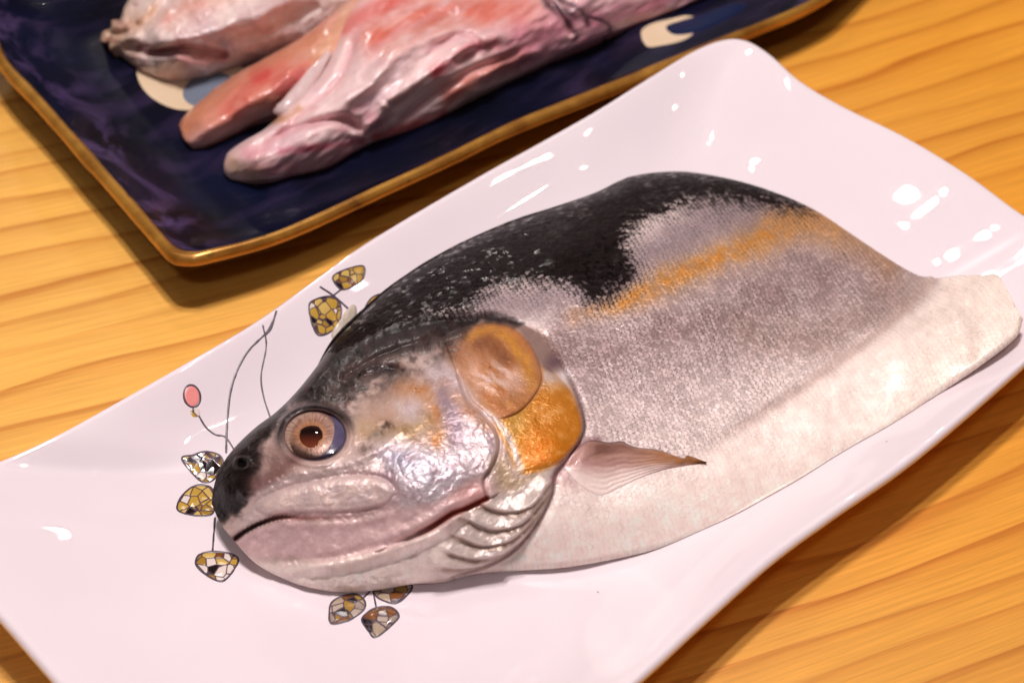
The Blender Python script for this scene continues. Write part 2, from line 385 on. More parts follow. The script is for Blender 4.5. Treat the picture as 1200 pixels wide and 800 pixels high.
def blob(pts, dish, mat, name, parent, lift=.08, k=6):
    p = resample(spline(pts, True, k), 60, True); c = p.mean(0); rows = []
    for r in (1, .9, .6, .3, .02):
        q = c+(p-c)*r; w3 = dish.hit(q[:, 0], q[:, 1]); w3[:, 2] += (lift if r < 1 else -.05)*MM; rows.append(w3)
    return link_mesh(name, np.vstack(rows), gridfaces(5, 60, True), mat, parent)
LEAVES = [([(390, 325), (405, 316), (426, 312), (425, 327), (415, 335), (400, 339)], 0),
          ([(362, 360), (372, 350), (390, 348), (400, 362), (393, 384), (372, 392)], 0),
          ([(428, 362), (437, 348), (454, 345), (450, 362), (438, 368)], 0),
          ([(213, 537), (226, 533), (240, 529), (255, 532), (261, 541), (252, 560), (240, 565), (228, 557)], 0),
          ([(209, 598), (211, 584), (224, 571), (238, 568), (250, 575), (250, 600), (232, 604)], 0),
          ([(230, 662), (233, 650), (250, 646), (272, 649), (279, 658), (262, 680), (243, 674)], 0),
          ([(386, 714), (390, 704), (404, 697), (418, 696), (427, 703), (427, 713), (415, 723), (404, 728), (388, 730)], 1),
          ([(424, 726), (431, 717), (443, 711), (458, 711), (467, 719), (464, 727), (441, 746), (432, 739)], 1),
          ([(437, 684), (460, 680), (481, 684), (481, 692), (466, 706), (451, 704), (440, 697)], 1)]
LMAT = {}
for i, (pts, tone) in enumerate(LEAVES):
    lf = blob(pts, WP, enamel_leaf(i+1, tone), 'painted_leaf', plate, k=4)
    stroke(pts, 2.4, WP, 'outline', lf, closed=True, lift=.16)
for pts, wd in (([(375, 336), (390, 346), (404, 358), (418, 371)], 3.0), ([(391, 346), (400, 339)], 2.4),
                ([(324, 364), (320, 376), (312, 390), (292, 410), (279, 432), (270, 460), (266, 500), (265, 531)], 3.0),
                ([(324, 364), (318, 384), (310, 394)], 2.6),
                ([(308, 381), (312, 405), (306, 440), (309, 465), (317, 490)], 2.2), ([(233, 487), (241, 500), (252, 509), (264, 512), (274, 526)], 2.4),
                ([(252, 606), (249, 647)], 2.6), ([(424, 702), (436, 690)], 2.4), ([(436, 686), (441, 712)], 2.4)):
    stroke(pts, wd, WP, 'painted_stem', plate)
def plainmat(name, rgb, rough=.3, var=.12):
    k = NT(name); n = k.noise(k.pos(), 160, 3)
    k.l(k.mix(n, (*(lin(rgb)*(1-var)), 1), (*np.minimum(lin(rgb)*(1+var), 1), 1)), k.b.inputs['Base Color']); k.b.inputs['Roughness'].default_value = rough
    return k.m
el = lambda cx, cy, a, b, n=12, rot=0: [(cx+a*math.cos(t)*math.cos(rot)-b*math.sin(t)*math.sin(rot), cy+a*math.cos(t)*math.sin(rot)+b*math.sin(t)*math.cos(rot)) for t in np.linspace(0, 2*math.pi, n, endpoint=False)]
bud = blob(el(225, 464, 9.5, 13, rot=-.2), WP, plainmat('pink_enamel', (232, 140, 136)), 'painted_bud', plate)
stroke(el(225, 464, 9.5, 13, rot=-.2), 2.8, WP, 'outline', bud, closed=True, lift=.16)
cal = blob(el(229, 483, 6, 6), WP, enamel_leaf(11, 0), 'calyx', bud); 
# pale medallions on the navy dish
def medal():
    k = NT('cream_medallion'); n = k.noise(k.pos(), 60, 3)
    k.l(k.mix(n, L4((214, 186, 150)), L4((226, 204, 176))), k.b.inputs['Base Color']); k.b.inputs['Roughness'].default_value = .2; return k.m
MED = medal(); GREY = plainmat('blue_grey_enamel', (112, 122, 138), .2); NAV = plainmat('navy_enamel', (24, 34, 66), .2)
md = blob(el(222, 82, 64, 49, 16), BP, MED, 'painted_medallion', bplate, .12)
blob(el(246, 106, 34, 21, 12, -.2), BP, GREY, 'painted_flower', bplate, .3)
md = blob([(750, 38), (762, 28), (785, 22), (806, 18), (822, 24), (815, 38), (800, 48), (775, 54), (757, 55)], BP, MED, 'painted_medallion', bplate, .12)
blob([(778, 32), (796, 25), (825, 16), (858, 4), (876, 8), (850, 24), (815, 39), (788, 42)], BP, NAV, 'painted_flower', bplate, .3)

# ------------------------------------------------------------------ lofted flesh: a sheet of traced heights closed down to the dish
def flesh(name, Fp, Np, ns, nt, hfun, dish, mat, parent, paint, sink=.3, undercut=.7, faredge=2.5, uvrot=20, endout=1.0):
    Fs = resample(spline(Fp, False, 12), ns); Nn = resample(spline(Np, False, 12), ns)
    t = np.linspace(0, 1, nt); t = .5-.5*np.cos(np.pi*(.06+.88*t)); t = (t-t[0])/(t[-1]-t[0])
    G = Nn[:, None]*(1-t)[None, :, None]+Fs[:, None]*t[None, :, None]
    W = np.linalg.norm(Fs-Nn, axis=1)[:, None]
    PX, PY = G[..., 0], G[..., 1]
    H = hfun(PX, PY, (1-t)[None]*W, t[None]*W)
    W3 = at(PX, PY, H)
    fl = dish.z(W3[..., 0]*1000, W3[..., 1]*1000)*MM
    W3[..., 2] = np.maximum(W3[..., 2], fl+.0004)
    C, P = paint(PX, PY)
    V = [W3.reshape(-1, 3)]; idx = np.arange(ns*nt).reshape(ns, nt)
    per = np.r_[idx[:, 0], idx[-1, 1:], idx[::-1, -1][1:]]
    kind = np.r_[np.zeros(ns), np.full(nt-1, 2), np.ones(ns-1)]
    B = V[0][per]; Tn = np.gradient(B[:, :2], axis=0); O = np.c_[Tn[:, 1], -Tn[:, 0]]; O /= np.linalg.norm(O, axis=1)[:, None]+1e-12
    ker = np.ones(25)/25; O = np.stack([np.convolve(np.pad(O[:, i], 12, mode='edge'), ker, 'valid') for i in (0, 1)], 1)
    flB = dish.z(B[:, 0]*1000, B[:, 1]*1000)*MM-sink*MM; th = np.maximum(B[:, 2]-flB, 0)
    base = len(V[0]); prev = per; faces = [gridfaces(ns, nt)]
    Cp = C.reshape(-1, 3); Pp = P.reshape(-1, P.shape[-1]); Cl = [Cp]; Pl = [Pp]
    tip = np.clip((len(per)-1-np.arange(len(per)))/(.09*len(per)), 0, 1)
    for u, zf in ((.35, .80), (.7, .5), (.9, .22), (1, 0)):
        out = np.where(kind == 0, -undercut*th*u, np.where(kind == 1, tip*np.minimum(faredge*MM, th*.5)*math.sin(u*2.2)-(1-tip)*undercut*th*u, endout*MM*math.sin(u*2.6)))
        q = B.copy(); q[:, :2] += O*out[:, None]
        fq = dish.z(q[:, 0]*1000, q[:, 1]*1000)*MM-sink*MM
        q[:, 2] = fq+np.maximum(B[:, 2]-fq, 0)*zf
        ids = base+np.arange(len(per)); V.append(q); Cl.append(Cp[per]); Pl.append(Pp[per])
        faces.append(np.stack([prev[:-1], ids[:-1], ids[1:], prev[1:]], -1)); prev = ids; base += len(per)
    # underside
    a = prev[:ns]; b = prev[::-1][:ns]
    faces.append(np.stack([a[:-1], b[:-1], b[1:], a[1:]], -1))
    Vv = np.vstack(V); r = math.radians(uvrot)
    uv = np.c_[(Vv[:, 0]*math.cos(r)+Vv[:, 1]*math.sin(r))*1000, (-Vv[:, 0]*math.sin(r)+Vv[:, 1]*math.cos(r))*1000, Vv[:, 2]*1000]
    return link_mesh(name, Vv, np.vstack(faces), mat, parent, True, np.vstack(Cl), np.vstack(Pl), uv)
def patch(name, pts, hfun, mat, parent, paint, lift, drop=.6, nr=40, na=220, edge=5, k=6, centre=None, jag=0, uvrot=20, lf=None):
    p = resample(spline(pts, True, k), na, True); c = np.array(centre) if centre else p.mean(0)
    if jag:
        j = fbm(p[:, 0], p[:, 1], 6, 2, 21)*jag; d = p-c; p = p+d/np.linalg.norm(d, axis=1)[:, None]*j[:, None]
    r = np.linspace(1, .01, nr)**1.0; r = 1-(1-r)**1.6
    G = c+(p-c)[None]*r[:, None, None]; PX, PY = G[..., 0], G[..., 1]
    d = (1-r)[:, None]*np.linalg.norm(p-c, axis=1)[None]
    f = 1.0 if lf is None else lf(PX, PY)
    H = hfun(PX, PY)-drop+(lift*f+drop)*np.sqrt(np.clip(1-(1-np.clip(d/edge, 0, 1))**2, 0, 1))
    W3 = at(PX, PY, H).reshape(-1, 3); C, P = paint(PX, PY); q = math.radians(uvrot)
    uv = np.c_[(W3[:, 0]*math.cos(q)+W3[:, 1]*math.sin(q))*1000, (-W3[:, 0]*math.sin(q)+W3[:, 1]*math.cos(q))*1000, W3[:, 2]*1000]
    return link_mesh(name, W3, gridfaces(nr, na, True), mat, parent, True, C.reshape(-1, 3), P.reshape(-1, P.shape[-1]), uv)

# ------------------------------------------------------------------ the fish head and flank
FF = [(248, 590), (250, 572), (258, 548), (275, 524), (300, 500), (324, 482), (348, 458), (372, 428), (392, 400), (420, 371), (450, 343), (480, 321), (520, 297), (560, 277), (610, 257), (650, 244), (700, 226), (730, 212), (750, 206), (800, 202),
      (850, 210), (900, 224), (950, 245), (1000, 277), (1040, 303), (1070, 320), (1092, 326), (1130, 323), (1170, 321)]
FN = [(248, 590), (258, 612), (275, 634), (300, 660), (335, 679), (370, 690), (410, 694), (450, 690), (485, 684), (520, 682), (560, 672), (600, 669), (660, 665), (720, 655), (780, 641), (830, 622), (880, 600), (930, 571), (980, 538), (1040, 503), (1100, 462), (1150, 428), (1190, 396), (1199, 374)]
HC = [(248, 590, 19), (258, 548, 25), (300, 500, 28), (348, 458, 29), (392, 400, 25), (420, 371, 23), (480, 321, 23), (560, 277, 23), (650, 244, 23), (740, 209, 22), (800, 202, 18), (850, 210, 18.5), (900, 224, 18.5), (950, 246, 18), (1000, 277, 17), (1050, 309, 16.5), (1070, 320, 16.5), (1092, 326, 18), (1170, 321, 31), (1199, 374, 32),
      (1100, 462, 20), (1000, 530, 13.5), (900, 588, 11), (820, 626, 10.5), (720, 655, 10.5), (600, 669, 10.5), (520, 682, 10.5), (450, 690, 10.5), (400, 694, 10.5), (335, 679, 12), (275, 634, 17),
      (368, 509, 38), (440, 480, 40), (500, 560, 42), (450, 405, 33), (520, 430, 40), (570, 440, 41), (640, 500, 37), (600, 600, 28), (500, 645, 24), (400, 655, 21), (330, 585, 33), (290, 560, 31), (430, 612, 30), (340, 635, 23), (400, 560, 39), (560, 530, 41),
      (560, 325, 31), (650, 292, 33), (750, 252, 30), (650, 400, 35), (750, 400, 31), (750, 325, 33), (850, 265, 25), (900, 305, 24), (850, 400, 25), (950, 380, 19.5), (800, 480, 24), (700, 470, 31), (700, 560, 27), (1010, 330, 17),
      (650, 622, 22), (750, 598, 21), (850, 548, 20.5), (950, 480, 20.5), (1050, 415, 23.5), (1130, 365, 28), (840, 512, 21), (930, 455, 18.5), (1010, 402, 17.5), (1070, 358, 18)]
ftps = TPS(HC, .6)
MOUTH = [(272, 634), (288, 622), (306, 613), (330, 606), (370, 607), (420, 604), (458, 594)]
SLIT = [(455, 640), (485, 628), (508, 616), (528, 603), (545, 596), (570, 584)]
CHEEK = [(536, 440), (548, 470), (566, 486), (580, 505), (584, 525), (576, 546), (566, 562), (570, 584)]
CHEEKP = [(470, 470), (505, 430), (536, 440), (548, 470), (566, 486), (580, 505), (584, 525), (576, 546), (568, 562), (570, 584), (545, 598), (520, 606), (485, 612), (455, 590), (440, 530)]
MAXP = [(298, 590), (330, 573), (370, 562), (410, 556), (445, 559), (463, 572), (461, 583), (445, 593), (405, 600), (350, 601), (312, 604)]
OPER = [(504, 408), (530, 388), (560, 379), (592, 380), (618, 398), (632, 424), (636, 446), (624, 468), (606, 484), (584, 491), (566, 486), (551, 472), (536, 450), (518, 426)]
SUBO = [(572, 470), (600, 440), (634, 428), (652, 440), (668, 458), (680, 484), (683, 506), (673, 526), (650, 545), (622, 554), (606, 551), (592, 520), (580, 498)]
GILL = [(600, 376), (630, 392), (652, 420), (672, 455), (684, 492), (680, 515), (664, 538), (650, 556), (646, 580), (630, 612), (604, 644), (570, 664), (530, 676)]
FOLDS = [[(556, 588), (590, 600), (622, 594), (648, 562)], [(540, 606), (578, 621), (612, 613), (642, 580)], [(530, 626), (566, 640), (600, 632), (630, 604)], [(515, 645), (556, 655), (590, 649), (618, 628)], [(500, 660), (535, 667), (570, 662), (596, 648)]]
JAWR = [(330, 668), (390, 662), (450, 648), (505, 628), (540, 604)]
CREASE = [(690, 585), (760, 560), (835, 522), (900, 480), (960, 440), (1015, 400), (1060, 362), (1092, 330)]
def sgn_side(X, Y, pts, far=70):
    """signed distance to an open line: positive to the left of its direction as drawn (towards the tail)"""
    p = spline(pts, False, 5); D = np.full(X.shape, 1e3)
    m = (X > p[:, 0].min()-far) & (X < p[:, 0].max()+far) & (Y > p[:, 1].min()-far) & (Y < p[:, 1].max()+far)
    x = X[m]; y = Y[m]; d = np.full(x.shape, 1e3); s = np.ones(x.shape)
    for i in range(len(p)-1):
        a = p[i]; e = p[i+1]-a; u = np.clip(((x-a[0])*e[0]+(y-a[1])*e[1])/(e@e+1e-9), 0, 1)
        r = np.hypot(x-a[0]-u*e[0], y-a[1]-u*e[1]); b = r < d; d[b] = r[b]; s[b] = np.sign(e[0]*(y[b]-a[1])-e[1]*(x[b]-a[0]))
    D[m] = -d*s
    return D
def fish_h(X, Y, dF=None, dN=None):
    h = ftps(X, Y)
    head = ss(690, 620, X)*ss(330, 420, Y+.0*X)
    # gill opening: head side proud of the shoulder
    g = sgn_side(X, Y, GILL)                                   # >0 tailward
    gw = ss(400, 450, Y)
    h = h+np.where(np.abs(g) < 70, (1.5*ss(1.5, -2.5, g)*ss(-60, -10, g) - .6*np.exp(-((g-3)/5)**2))*gw, 0)
    # cheek plate
    c = sgn_side(X, Y, CHEEK)
    cf = ss(1, .75, dline(X, Y, CHEEK)[1])
    h = h+cf*np.where(np.abs(c) < 60, 1.7*ss(1.2, -2.2, c)*ss(-50, -8, c)-.7*np.exp(-((c-2.5)/3)**2), 0)
    # branchiostegal folds
    for k, f in enumerate(FOLDS):
        s = sgn_side(X, Y, f, 40); d, t = dline(X, Y, f, 5, 40); m = np.abs(s) < 30
        h = h+np.where(m, 1.25*ss(-1.0, 2.2, s)*ss(20, 2, s)*ss(0, .12, t)*ss(1, .95, t), 0)
    # mouth, slit under the cheek, jaw ridge
    d, t = dline(X, Y, MOUTH); h = h-1.9*np.exp(-(d/2.2)**2)*ss(.65, .35, t); 
    d, t = dline(X, Y, MOUTH); h = h+.5*np.exp(-((d-8)/5)**2)
    s = sgn_side(X, Y, SLIT); d, t = dline(X, Y, SLIT)
    h = h-2.4*np.exp(-(d/2.8)**2)*ss(0, .35, t)+1.0*np.exp(-((s-9)/7)**2)*(d < 40)
    d, t = dline(X, Y, JAWR); h = h+1.3*np.exp(-(d/6)**2)*ss(0, .2, t)-.5*np.exp(-((d-11)/5)**2)
    # upper jaw bone groove, ridge under the eye, snout
    p = dpoly(X, Y, MAXP); h = h-.35*np.exp(-(p/3.0)**2)+.8*ss(0, 12, p)
    d, t = dline(X, Y, [(286, 580), (310, 564), (345, 553), (395, 545), (440, 528), (470, 505)]); h = h+1.2*np.exp(-(d/7)**2)
    h = h+1.6*np.exp(-((X-268)**2+(Y-572)**2)/20**2)
    d = np.hypot(X-284, (Y-543)*1.2); h = h-1.8*np.exp(-(d/4.5)**2)+.6*np.exp(-((d-8)/3)**2)
    # eye socket
    q = np.hypot((X-369)/38, (Y-510)/31); h = h-4.0*ss(1.0, .82, q)+.9*np.exp(-((q-1.12)/.10)**2)
    # skull furrows, small fold behind the eye
    d, t = dline(X, Y, [(405, 440), (450, 415), (510, 395), (560, 380)]); h = h-.7*np.exp(-(d/4)**2)
    d, t = dline(X, Y, [(420, 525), (438, 508), (450, 498)]); h = h-.7*np.exp(-(d/5)**2)
    d, t = dline(X, Y, [(425, 440), (455, 432), (470, 434)]); h = h-1.3*np.exp(-(d/4)**2)
    d, t = dline(X, Y, [(405, 415), (470, 388), (540, 374), (600, 377), (640, 396)]); h = h-.8*np.exp(-(d/6)**2)*ss(0, .3, t)
    hm = ss(640, 590, X)
    h = h+hm*(.55*fbm(X, Y, 26, 3, 2)+(.24*fbm(X, Y, 8, 3, 4)+.05*fbm(X, Y, 3.2, 2, 44))*(.35+.65*ss(430, 490, Y+.25*(X-300))))+(1-hm)*(.35*fbm(X, Y, 60, 2, 6))
    # belly crease
    d, t = dline(X, Y, CREASE); h = h-1.0*np.exp(-(d/7)**2)*ss(.15, .4, t)
    # end flap folds
    d, t = dline(X, Y, [(1090, 330), (1120, 365), (1130, 410)]); h = h-.9*np.exp(-(d/12)**2)
    d, t = dline(X, Y, [(1160, 325), (1120, 365), (1060, 400), (980, 450)]); h = h+1.3*np.exp(-(d/14)**2)
    # ragged cut and fin remnant on the back ridge
    h = h+.8*np.exp(-((X-745)**2+(Y-218)**2)/16**2)
    if dF is not None:
        R = 16.; u = np.clip(dF/R, 0, 1); h = h-(4.0-2.6*ss(790, 870, X))*(1-np.sqrt(1-(1-u)**2))*ss(250, 290, X)
        R = 9.; u = np.clip(dN/R, 0, 1); h = h-1.8*(1-np.sqrt(1-(1-u)**2))*ss(280, 360, X)
    return h
def fish_paint(X, Y):
    C = np.zeros(X.shape+(3,)); P = np.zeros(X.shape+(4,))    # P: metallic, roughness, scales, wet grain
    wx = X+7*fbm(X, Y, 40, 3, 11); wy = Y+7*fbm(X, Y, 40, 3, 12)
    n1 = fbm(X, Y, 30, 4, 13); n2 = fbm(X, Y, 9, 3, 14); n3 = fbm(X, Y, 4, 2, 15)
    def lay(mask, rgb, a=1.0):
        m = (np.clip(mask, 0, 1)*a)[..., None]; C[:] = C*(1-m)+np.array(rgb, float)*m
    def prm(mask, i, v):
        m = np.clip(mask, 0, 1); P[..., i] = P[..., i]*(1-m)+v*m
    C[:] = (250, 229, 221); P[..., 0] = .08; P[..., 1] = .42; P[..., 2] = .35; P[..., 3] = .5
    # flank above the belly crease
    fl = dpoly(wx, wy, [(640, 380), (700, 330), (800, 260), (860, 190), (960, 200), (1040, 260), (1100, 300), (1120, 335), (1062, 364), (1010, 402), (930, 455), (840, 517), (770, 548), (690, 540), (650, 480)], 5, 120)
    fm = ss(-14, 18, fl); lay(fm, (208, 186, 182)); prm(fm, 2, 1.0); prm(fm, 0, .10); prm(fm, 1, .36)
    lo = ss(-60, 60, (X-820)*.52+(Y-470)*.85); lay(fm*lo, (232, 212, 206), .75)
    # mauve grey scaly band under the orange stripe
    d, t = dline(wx, wy, [(640, 420), (720, 405), (800, 385), (880, 355), (960, 325), (1040, 330)], 5, 160)
    lay(np.exp(-(d/52)**2)*fm*(.75+.5*n1), (144, 118, 116), .95); prm(np.exp(-(d/46)**2)*fm, 2, 1.35)
    d, t = dline(wx, wy, [(880, 385), (960, 400), (1000, 370), (1060, 345)], 5, 100); lay(np.exp(-(d/26)**2)*(.8+.5*n1), (160, 134, 126), .75)
    # lilac band between the dark back and the stripe
    d, t = dline(wx, wy, [(560, 358), (620, 352), (690, 340), (760, 300), (830, 262), (910, 250)], 5, 120); lay(np.exp(-(d/30)**2), (156, 136, 138), .95); prm(np.exp(-(d/34)**2), 2, 1.0)
    # orange stripe
    d, t = dline(wx, wy, [(670, 372), (720, 356), (770, 334), (830, 306), (890, 280), (950, 256), (985, 262)], 5, 120)
    wd = 11+13*t; lay(np.exp(-(d/wd)**2)*(.75+.45*n2)*(.35+.65*ss(0, .25, t)), (196, 128, 52), .98)
    d, t = dline(wx, wy, [(930, 262), (990, 275), (1040, 310)], 5, 90); lay(np.exp(-(d/20)**2), (176, 130, 92), .6)
    # dark back
    bk = dpoly(wx+3*n2, wy+3*n2, [(380, 420), (384, 380), (470, 310), (560, 262), (650, 228), (740, 194), (800, 186), (880, 200), (960, 240), (935, 248), (890, 240), (840, 238), (790, 246), (752, 262), (738, 290), (745, 316), (716, 342), (690, 350), (676, 336), (640, 330), (600, 332), (568, 345), (548, 366), (500, 378), (450, 392), (410, 412)], 5, 120)
    edge = ss(-12, 12, bk)
    prm(edge, 2, .75); prm(edge, 0, .0); prm(edge, 1, .30); prm(edge, 3, 1.0)
    # belly
    bl = sgn_side(wx, wy, CREASE, 160); lay(ss(2, -26, bl)*(np.abs(bl) < 150)*ss(640, 700, X), (252, 230, 220), .85)
    be = (np.abs(bl) < 150)*ss(-4, -30, bl); prm(be, 2, .16); prm(be, 0, .05)
    lay(ss(1020, 1130, X+.4*(Y-380)), (240, 222, 206), .55); prm(ss(1040, 1120, X), 2, .3)
    d, t = dline(X, Y, CREASE); lay(np.exp(-(d/6)**2)*ss(.2, .5, t), (182, 154, 144), .55)  # shade along the belly crease, painted into the skin colour
    bot = dpoly(X, Y, [(560, 690), (560, 640), (640, 590), (700, 590), (790, 600), (840, 640), (700, 680)], 5, 80); lay(ss(-20, 20, bot), (253, 232, 222), .7)
    # ---- head
    hd = sgn_side(wx*.15+X*.85, wy*.15+Y*.85, GILL, 500); hm = np.where(np.abs(hd) < 900, ss(1.5, -1.5, hd), 0)*ss(352, 380, Y+(X-600)*-.0)*(bk < 6)
    hm = np.maximum(hm, (X < 500)*ss(3, -6, bk)); hm = np.where((Y < 376) & (X > 470), 0, hm)
    lay(hm, (196, 168, 160)); prm(hm, 2, .0); prm(hm, 0, .12); prm(hm, 1, .28); prm(hm, 3, .9)
    # silver cheek
    q = dpoly(wx, wy, CHEEKP, 5, 60); lay(ss(-12, 14, q), (212, 190, 192)); prm(ss(-8, 12, q), 0, .34); prm(ss(-8, 12, q), 1, .27)
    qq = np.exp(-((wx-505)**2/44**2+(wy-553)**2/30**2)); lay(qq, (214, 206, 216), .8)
    lay(np.exp(-((wx-468)**2/26**2+(wy-538)**2/14**2)), (150, 150, 172), .6)
    lay(ss(.05, .5, n2)*ss(-8, 10, q), (150, 122, 128), .5)
    # bronze behind the eye
    for pts, rgb, wd_, a in (([(470, 452), (500, 462), (516, 490), (512, 515)], (188, 116, 56), 11, .85), ([(430, 500), (470, 505), (500, 498)], (176, 136, 78), 15, .7), ([(470, 440), (440, 470), (452, 490)], (170, 120, 92), 16, .6),
                              ([(520, 455), (550, 480), (570, 500)], (176, 112, 70), 8, .6), ([(410, 470), (440, 475)], (176, 146, 132), 20, .6)):
        d, t = dline(wx, wy, pts, 5, 60); lay(np.exp(-(d/wd_)**2)*(.8+.5*n2), rgb, a)
    d, t = dline(wx, wy, [(520, 460), (530, 490), (535, 515)], 5, 60); lay(np.exp(-(d/9)**2), (142, 120, 134), .7)
    # opercle: bronze with a gold margin, then orange plate below
    q = dpoly(X, Y, OPER); fr_ = (X-508)*.817-(Y-402)*.577; om = ss(-3, 2, q)*ss(-3, 14, fr_); lay(om, (176, 112, 68)); st = fbm(X*.8+Y*.6, (Y*.8-X*.6)*3.5, 26, 4, 71)
    lay(om*ss(560, 520, X+.5*(Y-400)), (116, 78, 62), .8)
    lay(om*np.exp(-((wx-580)**2/38**2+(wy-442)**2/24**2))*ss(-.45, .35, st), (226, 196, 190), .95); lay(om*ss(.05, .4, st)*ss(450, 475, Y), (206, 140, 78), .6)  # pinkish highlight streaks painted into the opercle's colour
    d, t = dline(wx, wy, [(548, 392), (585, 394), (612, 418), (624, 446), (616, 470)], 5, 60); lay(om*np.exp(-(d/7)**2)*ss(470, 440, Y)*(.75+.5*n2), (206, 142, 48), .9)
    d, t = dline(wx, wy, [(560, 404), (585, 410), (596, 422)], 5, 50); lay(om*np.exp(-(d/9)**2), (128, 78, 50), .8)
    lay(om*ss(6, -2, q)*ss(430, 480, Y), (122, 70, 34), .7); prm(om, 0, .12); prm(om, 1, .28)
    q = dpoly(X, Y, SUBO); sm = ss(-3, 2, q)*(1-om); lay(sm, (204, 126, 40)); lay(sm*np.exp(-((wx-635)**2/26**2+(wy-530)**2/22**2)), (222, 120, 12), .9)
    lay(sm*np.exp(-((wx-604)**2/14**2+(wy-496)**2/26**2)), (190, 150, 70), .8); lay(sm*ss(0, .5, n2)*ss(450, 480, X), (226, 168, 110), .5)
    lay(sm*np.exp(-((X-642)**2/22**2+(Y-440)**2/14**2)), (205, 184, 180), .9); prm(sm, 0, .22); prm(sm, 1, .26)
    mem = dpoly(X, Y, [(604, 380), (632, 388), (656, 412), (658, 436), (636, 430), (622, 405)], 5, 40); lay(ss(-3, 3, mem), (140, 112, 104), .9)
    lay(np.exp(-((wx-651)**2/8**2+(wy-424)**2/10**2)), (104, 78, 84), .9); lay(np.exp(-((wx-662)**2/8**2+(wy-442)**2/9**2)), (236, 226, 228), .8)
    # interopercle strip: silver skin edge
    d, t = dline(X, Y, [(570, 484), (588, 500), (602, 526), (609, 550)]); lay(np.exp(-(d/5)**2), (214, 196, 196), .9)
    d, t = dline(X, Y, [(588, 545), (600, 570), (640, 560)]); lay(np.exp(-(d/12)**2), (176, 150, 118), .8)
    # throat folds
    th = dpoly(wx, wy, [(560, 585), (605, 572), (650, 548), (646, 585), (625, 625), (590, 656), (530, 676), (470, 680), (490, 645), (530, 612)], 5, 60); tm = ss(-6, 6, th)
    lay(tm, (222, 204, 196)); prm(tm, 0, .22); prm(tm, 1, .22)
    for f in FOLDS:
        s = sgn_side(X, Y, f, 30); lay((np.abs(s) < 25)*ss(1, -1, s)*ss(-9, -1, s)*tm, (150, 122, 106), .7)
    # lower jaw and chin
    lj = dpoly(wx, wy, [(272, 636), (310, 614), (370, 609), (430, 608), (462, 596), (500, 590), (560, 560), (572, 582), (540, 598), (500, 622), (450, 642), (380, 654), (320, 656), (290, 650)], 5, 60)
    jm = ss(-5, 7, lj); lay(jm, (214, 180, 178)); lay(jm*ss(0, .5, n2), (226, 196, 192), .5); prm(jm, 0, .12); prm(jm, 1, .38); prm(jm, 3, .5)
    lay(np.exp(-((X-555)**2/30**2+(Y-578)**2/14**2))*jm, (206, 150, 146), .7)
    ch = dpoly(X, Y, [(262, 630), (300, 655), (370, 660), (450, 646), (520, 618), (520, 660), (480, 690), (400, 700), (320, 685)], 5, 60); lay(ss(-8, 8, ch)*(1-jm*.7), (250, 231, 222), .95); prm(ss(-8, 8, ch), 0, .12)
    # upper jaw
    q = dpoly(X, Y, MAXP); lay(ss(-12, -4, q)*ss(8, 0, q)*(X > 290), (182, 144, 150), .4); lay(ss(-2, 6, q), (214, 188, 184)); lay(ss(2, 8, q)*ss(-.1, .4, n2), (222, 196, 186), .8); prm(ss(-2, 4, q), 0, .14); prm(ss(-2, 4, q), 1, .3)
    up = dpoly(wx, wy, [(278, 625), (300, 572), (345, 552), (420, 536), (450, 548), (400, 556), (340, 566), (310, 590), (320, 604), (300, 614)], 5, 40); lay(ss(-6, 5, up), (206, 182, 178), .9); prm(ss(-4, 5, up), 0, .2)
    # dark crown, snout, brow
    cr = dpoly(wx+5*n2, wy+5*n2, [(240, 595), (246, 550), (290, 495), (345, 445), (385, 395), (430, 380), (520, 370), (585, 371), (612, 380), (600, 384), (565, 380), (530, 390), (500, 410), (462, 420), (430, 440), (400, 470), (345, 476), (322, 500), (300, 540), (296, 575), (276, 606), (262, 612)], 5, 60)
    cm = ss(-7, 7, cr); lay(cm, (20, 13, 13)); lay(cm*ss(-.15, .35, n2)*ss(280, 340, X), (50, 33, 31), .6)
    d, t = dline(wx, wy, [(375, 470), (410, 436), (470, 412), (540, 392)], 5, 50); lay(np.exp(-(d/9)**2)*ss(-.2, .3, n1), (66, 46, 42), .8)
    prm(cm, 0, .0); prm(cm, 1, .34); prm(cm, 3, .38); prm(cm*ss(320, 280, X), 3, .3)
    d, t = dline(wx, wy, [(388, 486), (410, 468), (440, 446), (480, 424), (520, 402)], 5, 60); lay(np.exp(-(d/20)**2)*ss(-.5, .6, n2+.5*n1), (52, 38, 36), .9)
    lay(np.exp(-((wx-452)**2/20**2+(wy-436)**2/8**2)), (34, 24, 26), .9)
    d, t = dline(wx, wy, [(424, 526), (440, 510), (450, 500)], 5, 30); lay(np.exp(-(d/7)**2)*(.6+1.2*n2), (44, 30, 30), .9)
    # around the eye
    q = np.hypot((X-369)/38, (Y-510)/31); lay(np.exp(-((q-1.10)/.16)**2)*ss(530, 490, Y+(X-369)*.3), (26, 18, 20), .95)
    d, t = dline(wx, wy, [(300, 562), (330, 548), (345, 535)], 5, 40); lay(np.exp(-(d/9)**2), (120, 82, 80), .85)
    lay(np.exp(-((wx-318)**2/16**2+(wy-540)**2/16**2)), (110, 80, 74), .7); lay(ss(1.02, .9, q), (60, 40, 44))
    d = np.hypot(X-284, (Y-543)*1.2); lay(np.exp(-(d/6)**2), (14, 10, 12), .95)
    # mouth line, gill slits
    d, t = dline(X, Y, MOUTH); lay(np.exp(-(d/3.2)**2)*ss(.62, .35, t), (48, 20, 20), .95); lay(np.exp(-(d/3)**2)*ss(.9, .5, t)*ss(.3, .5, t), (134, 74, 66), .7)
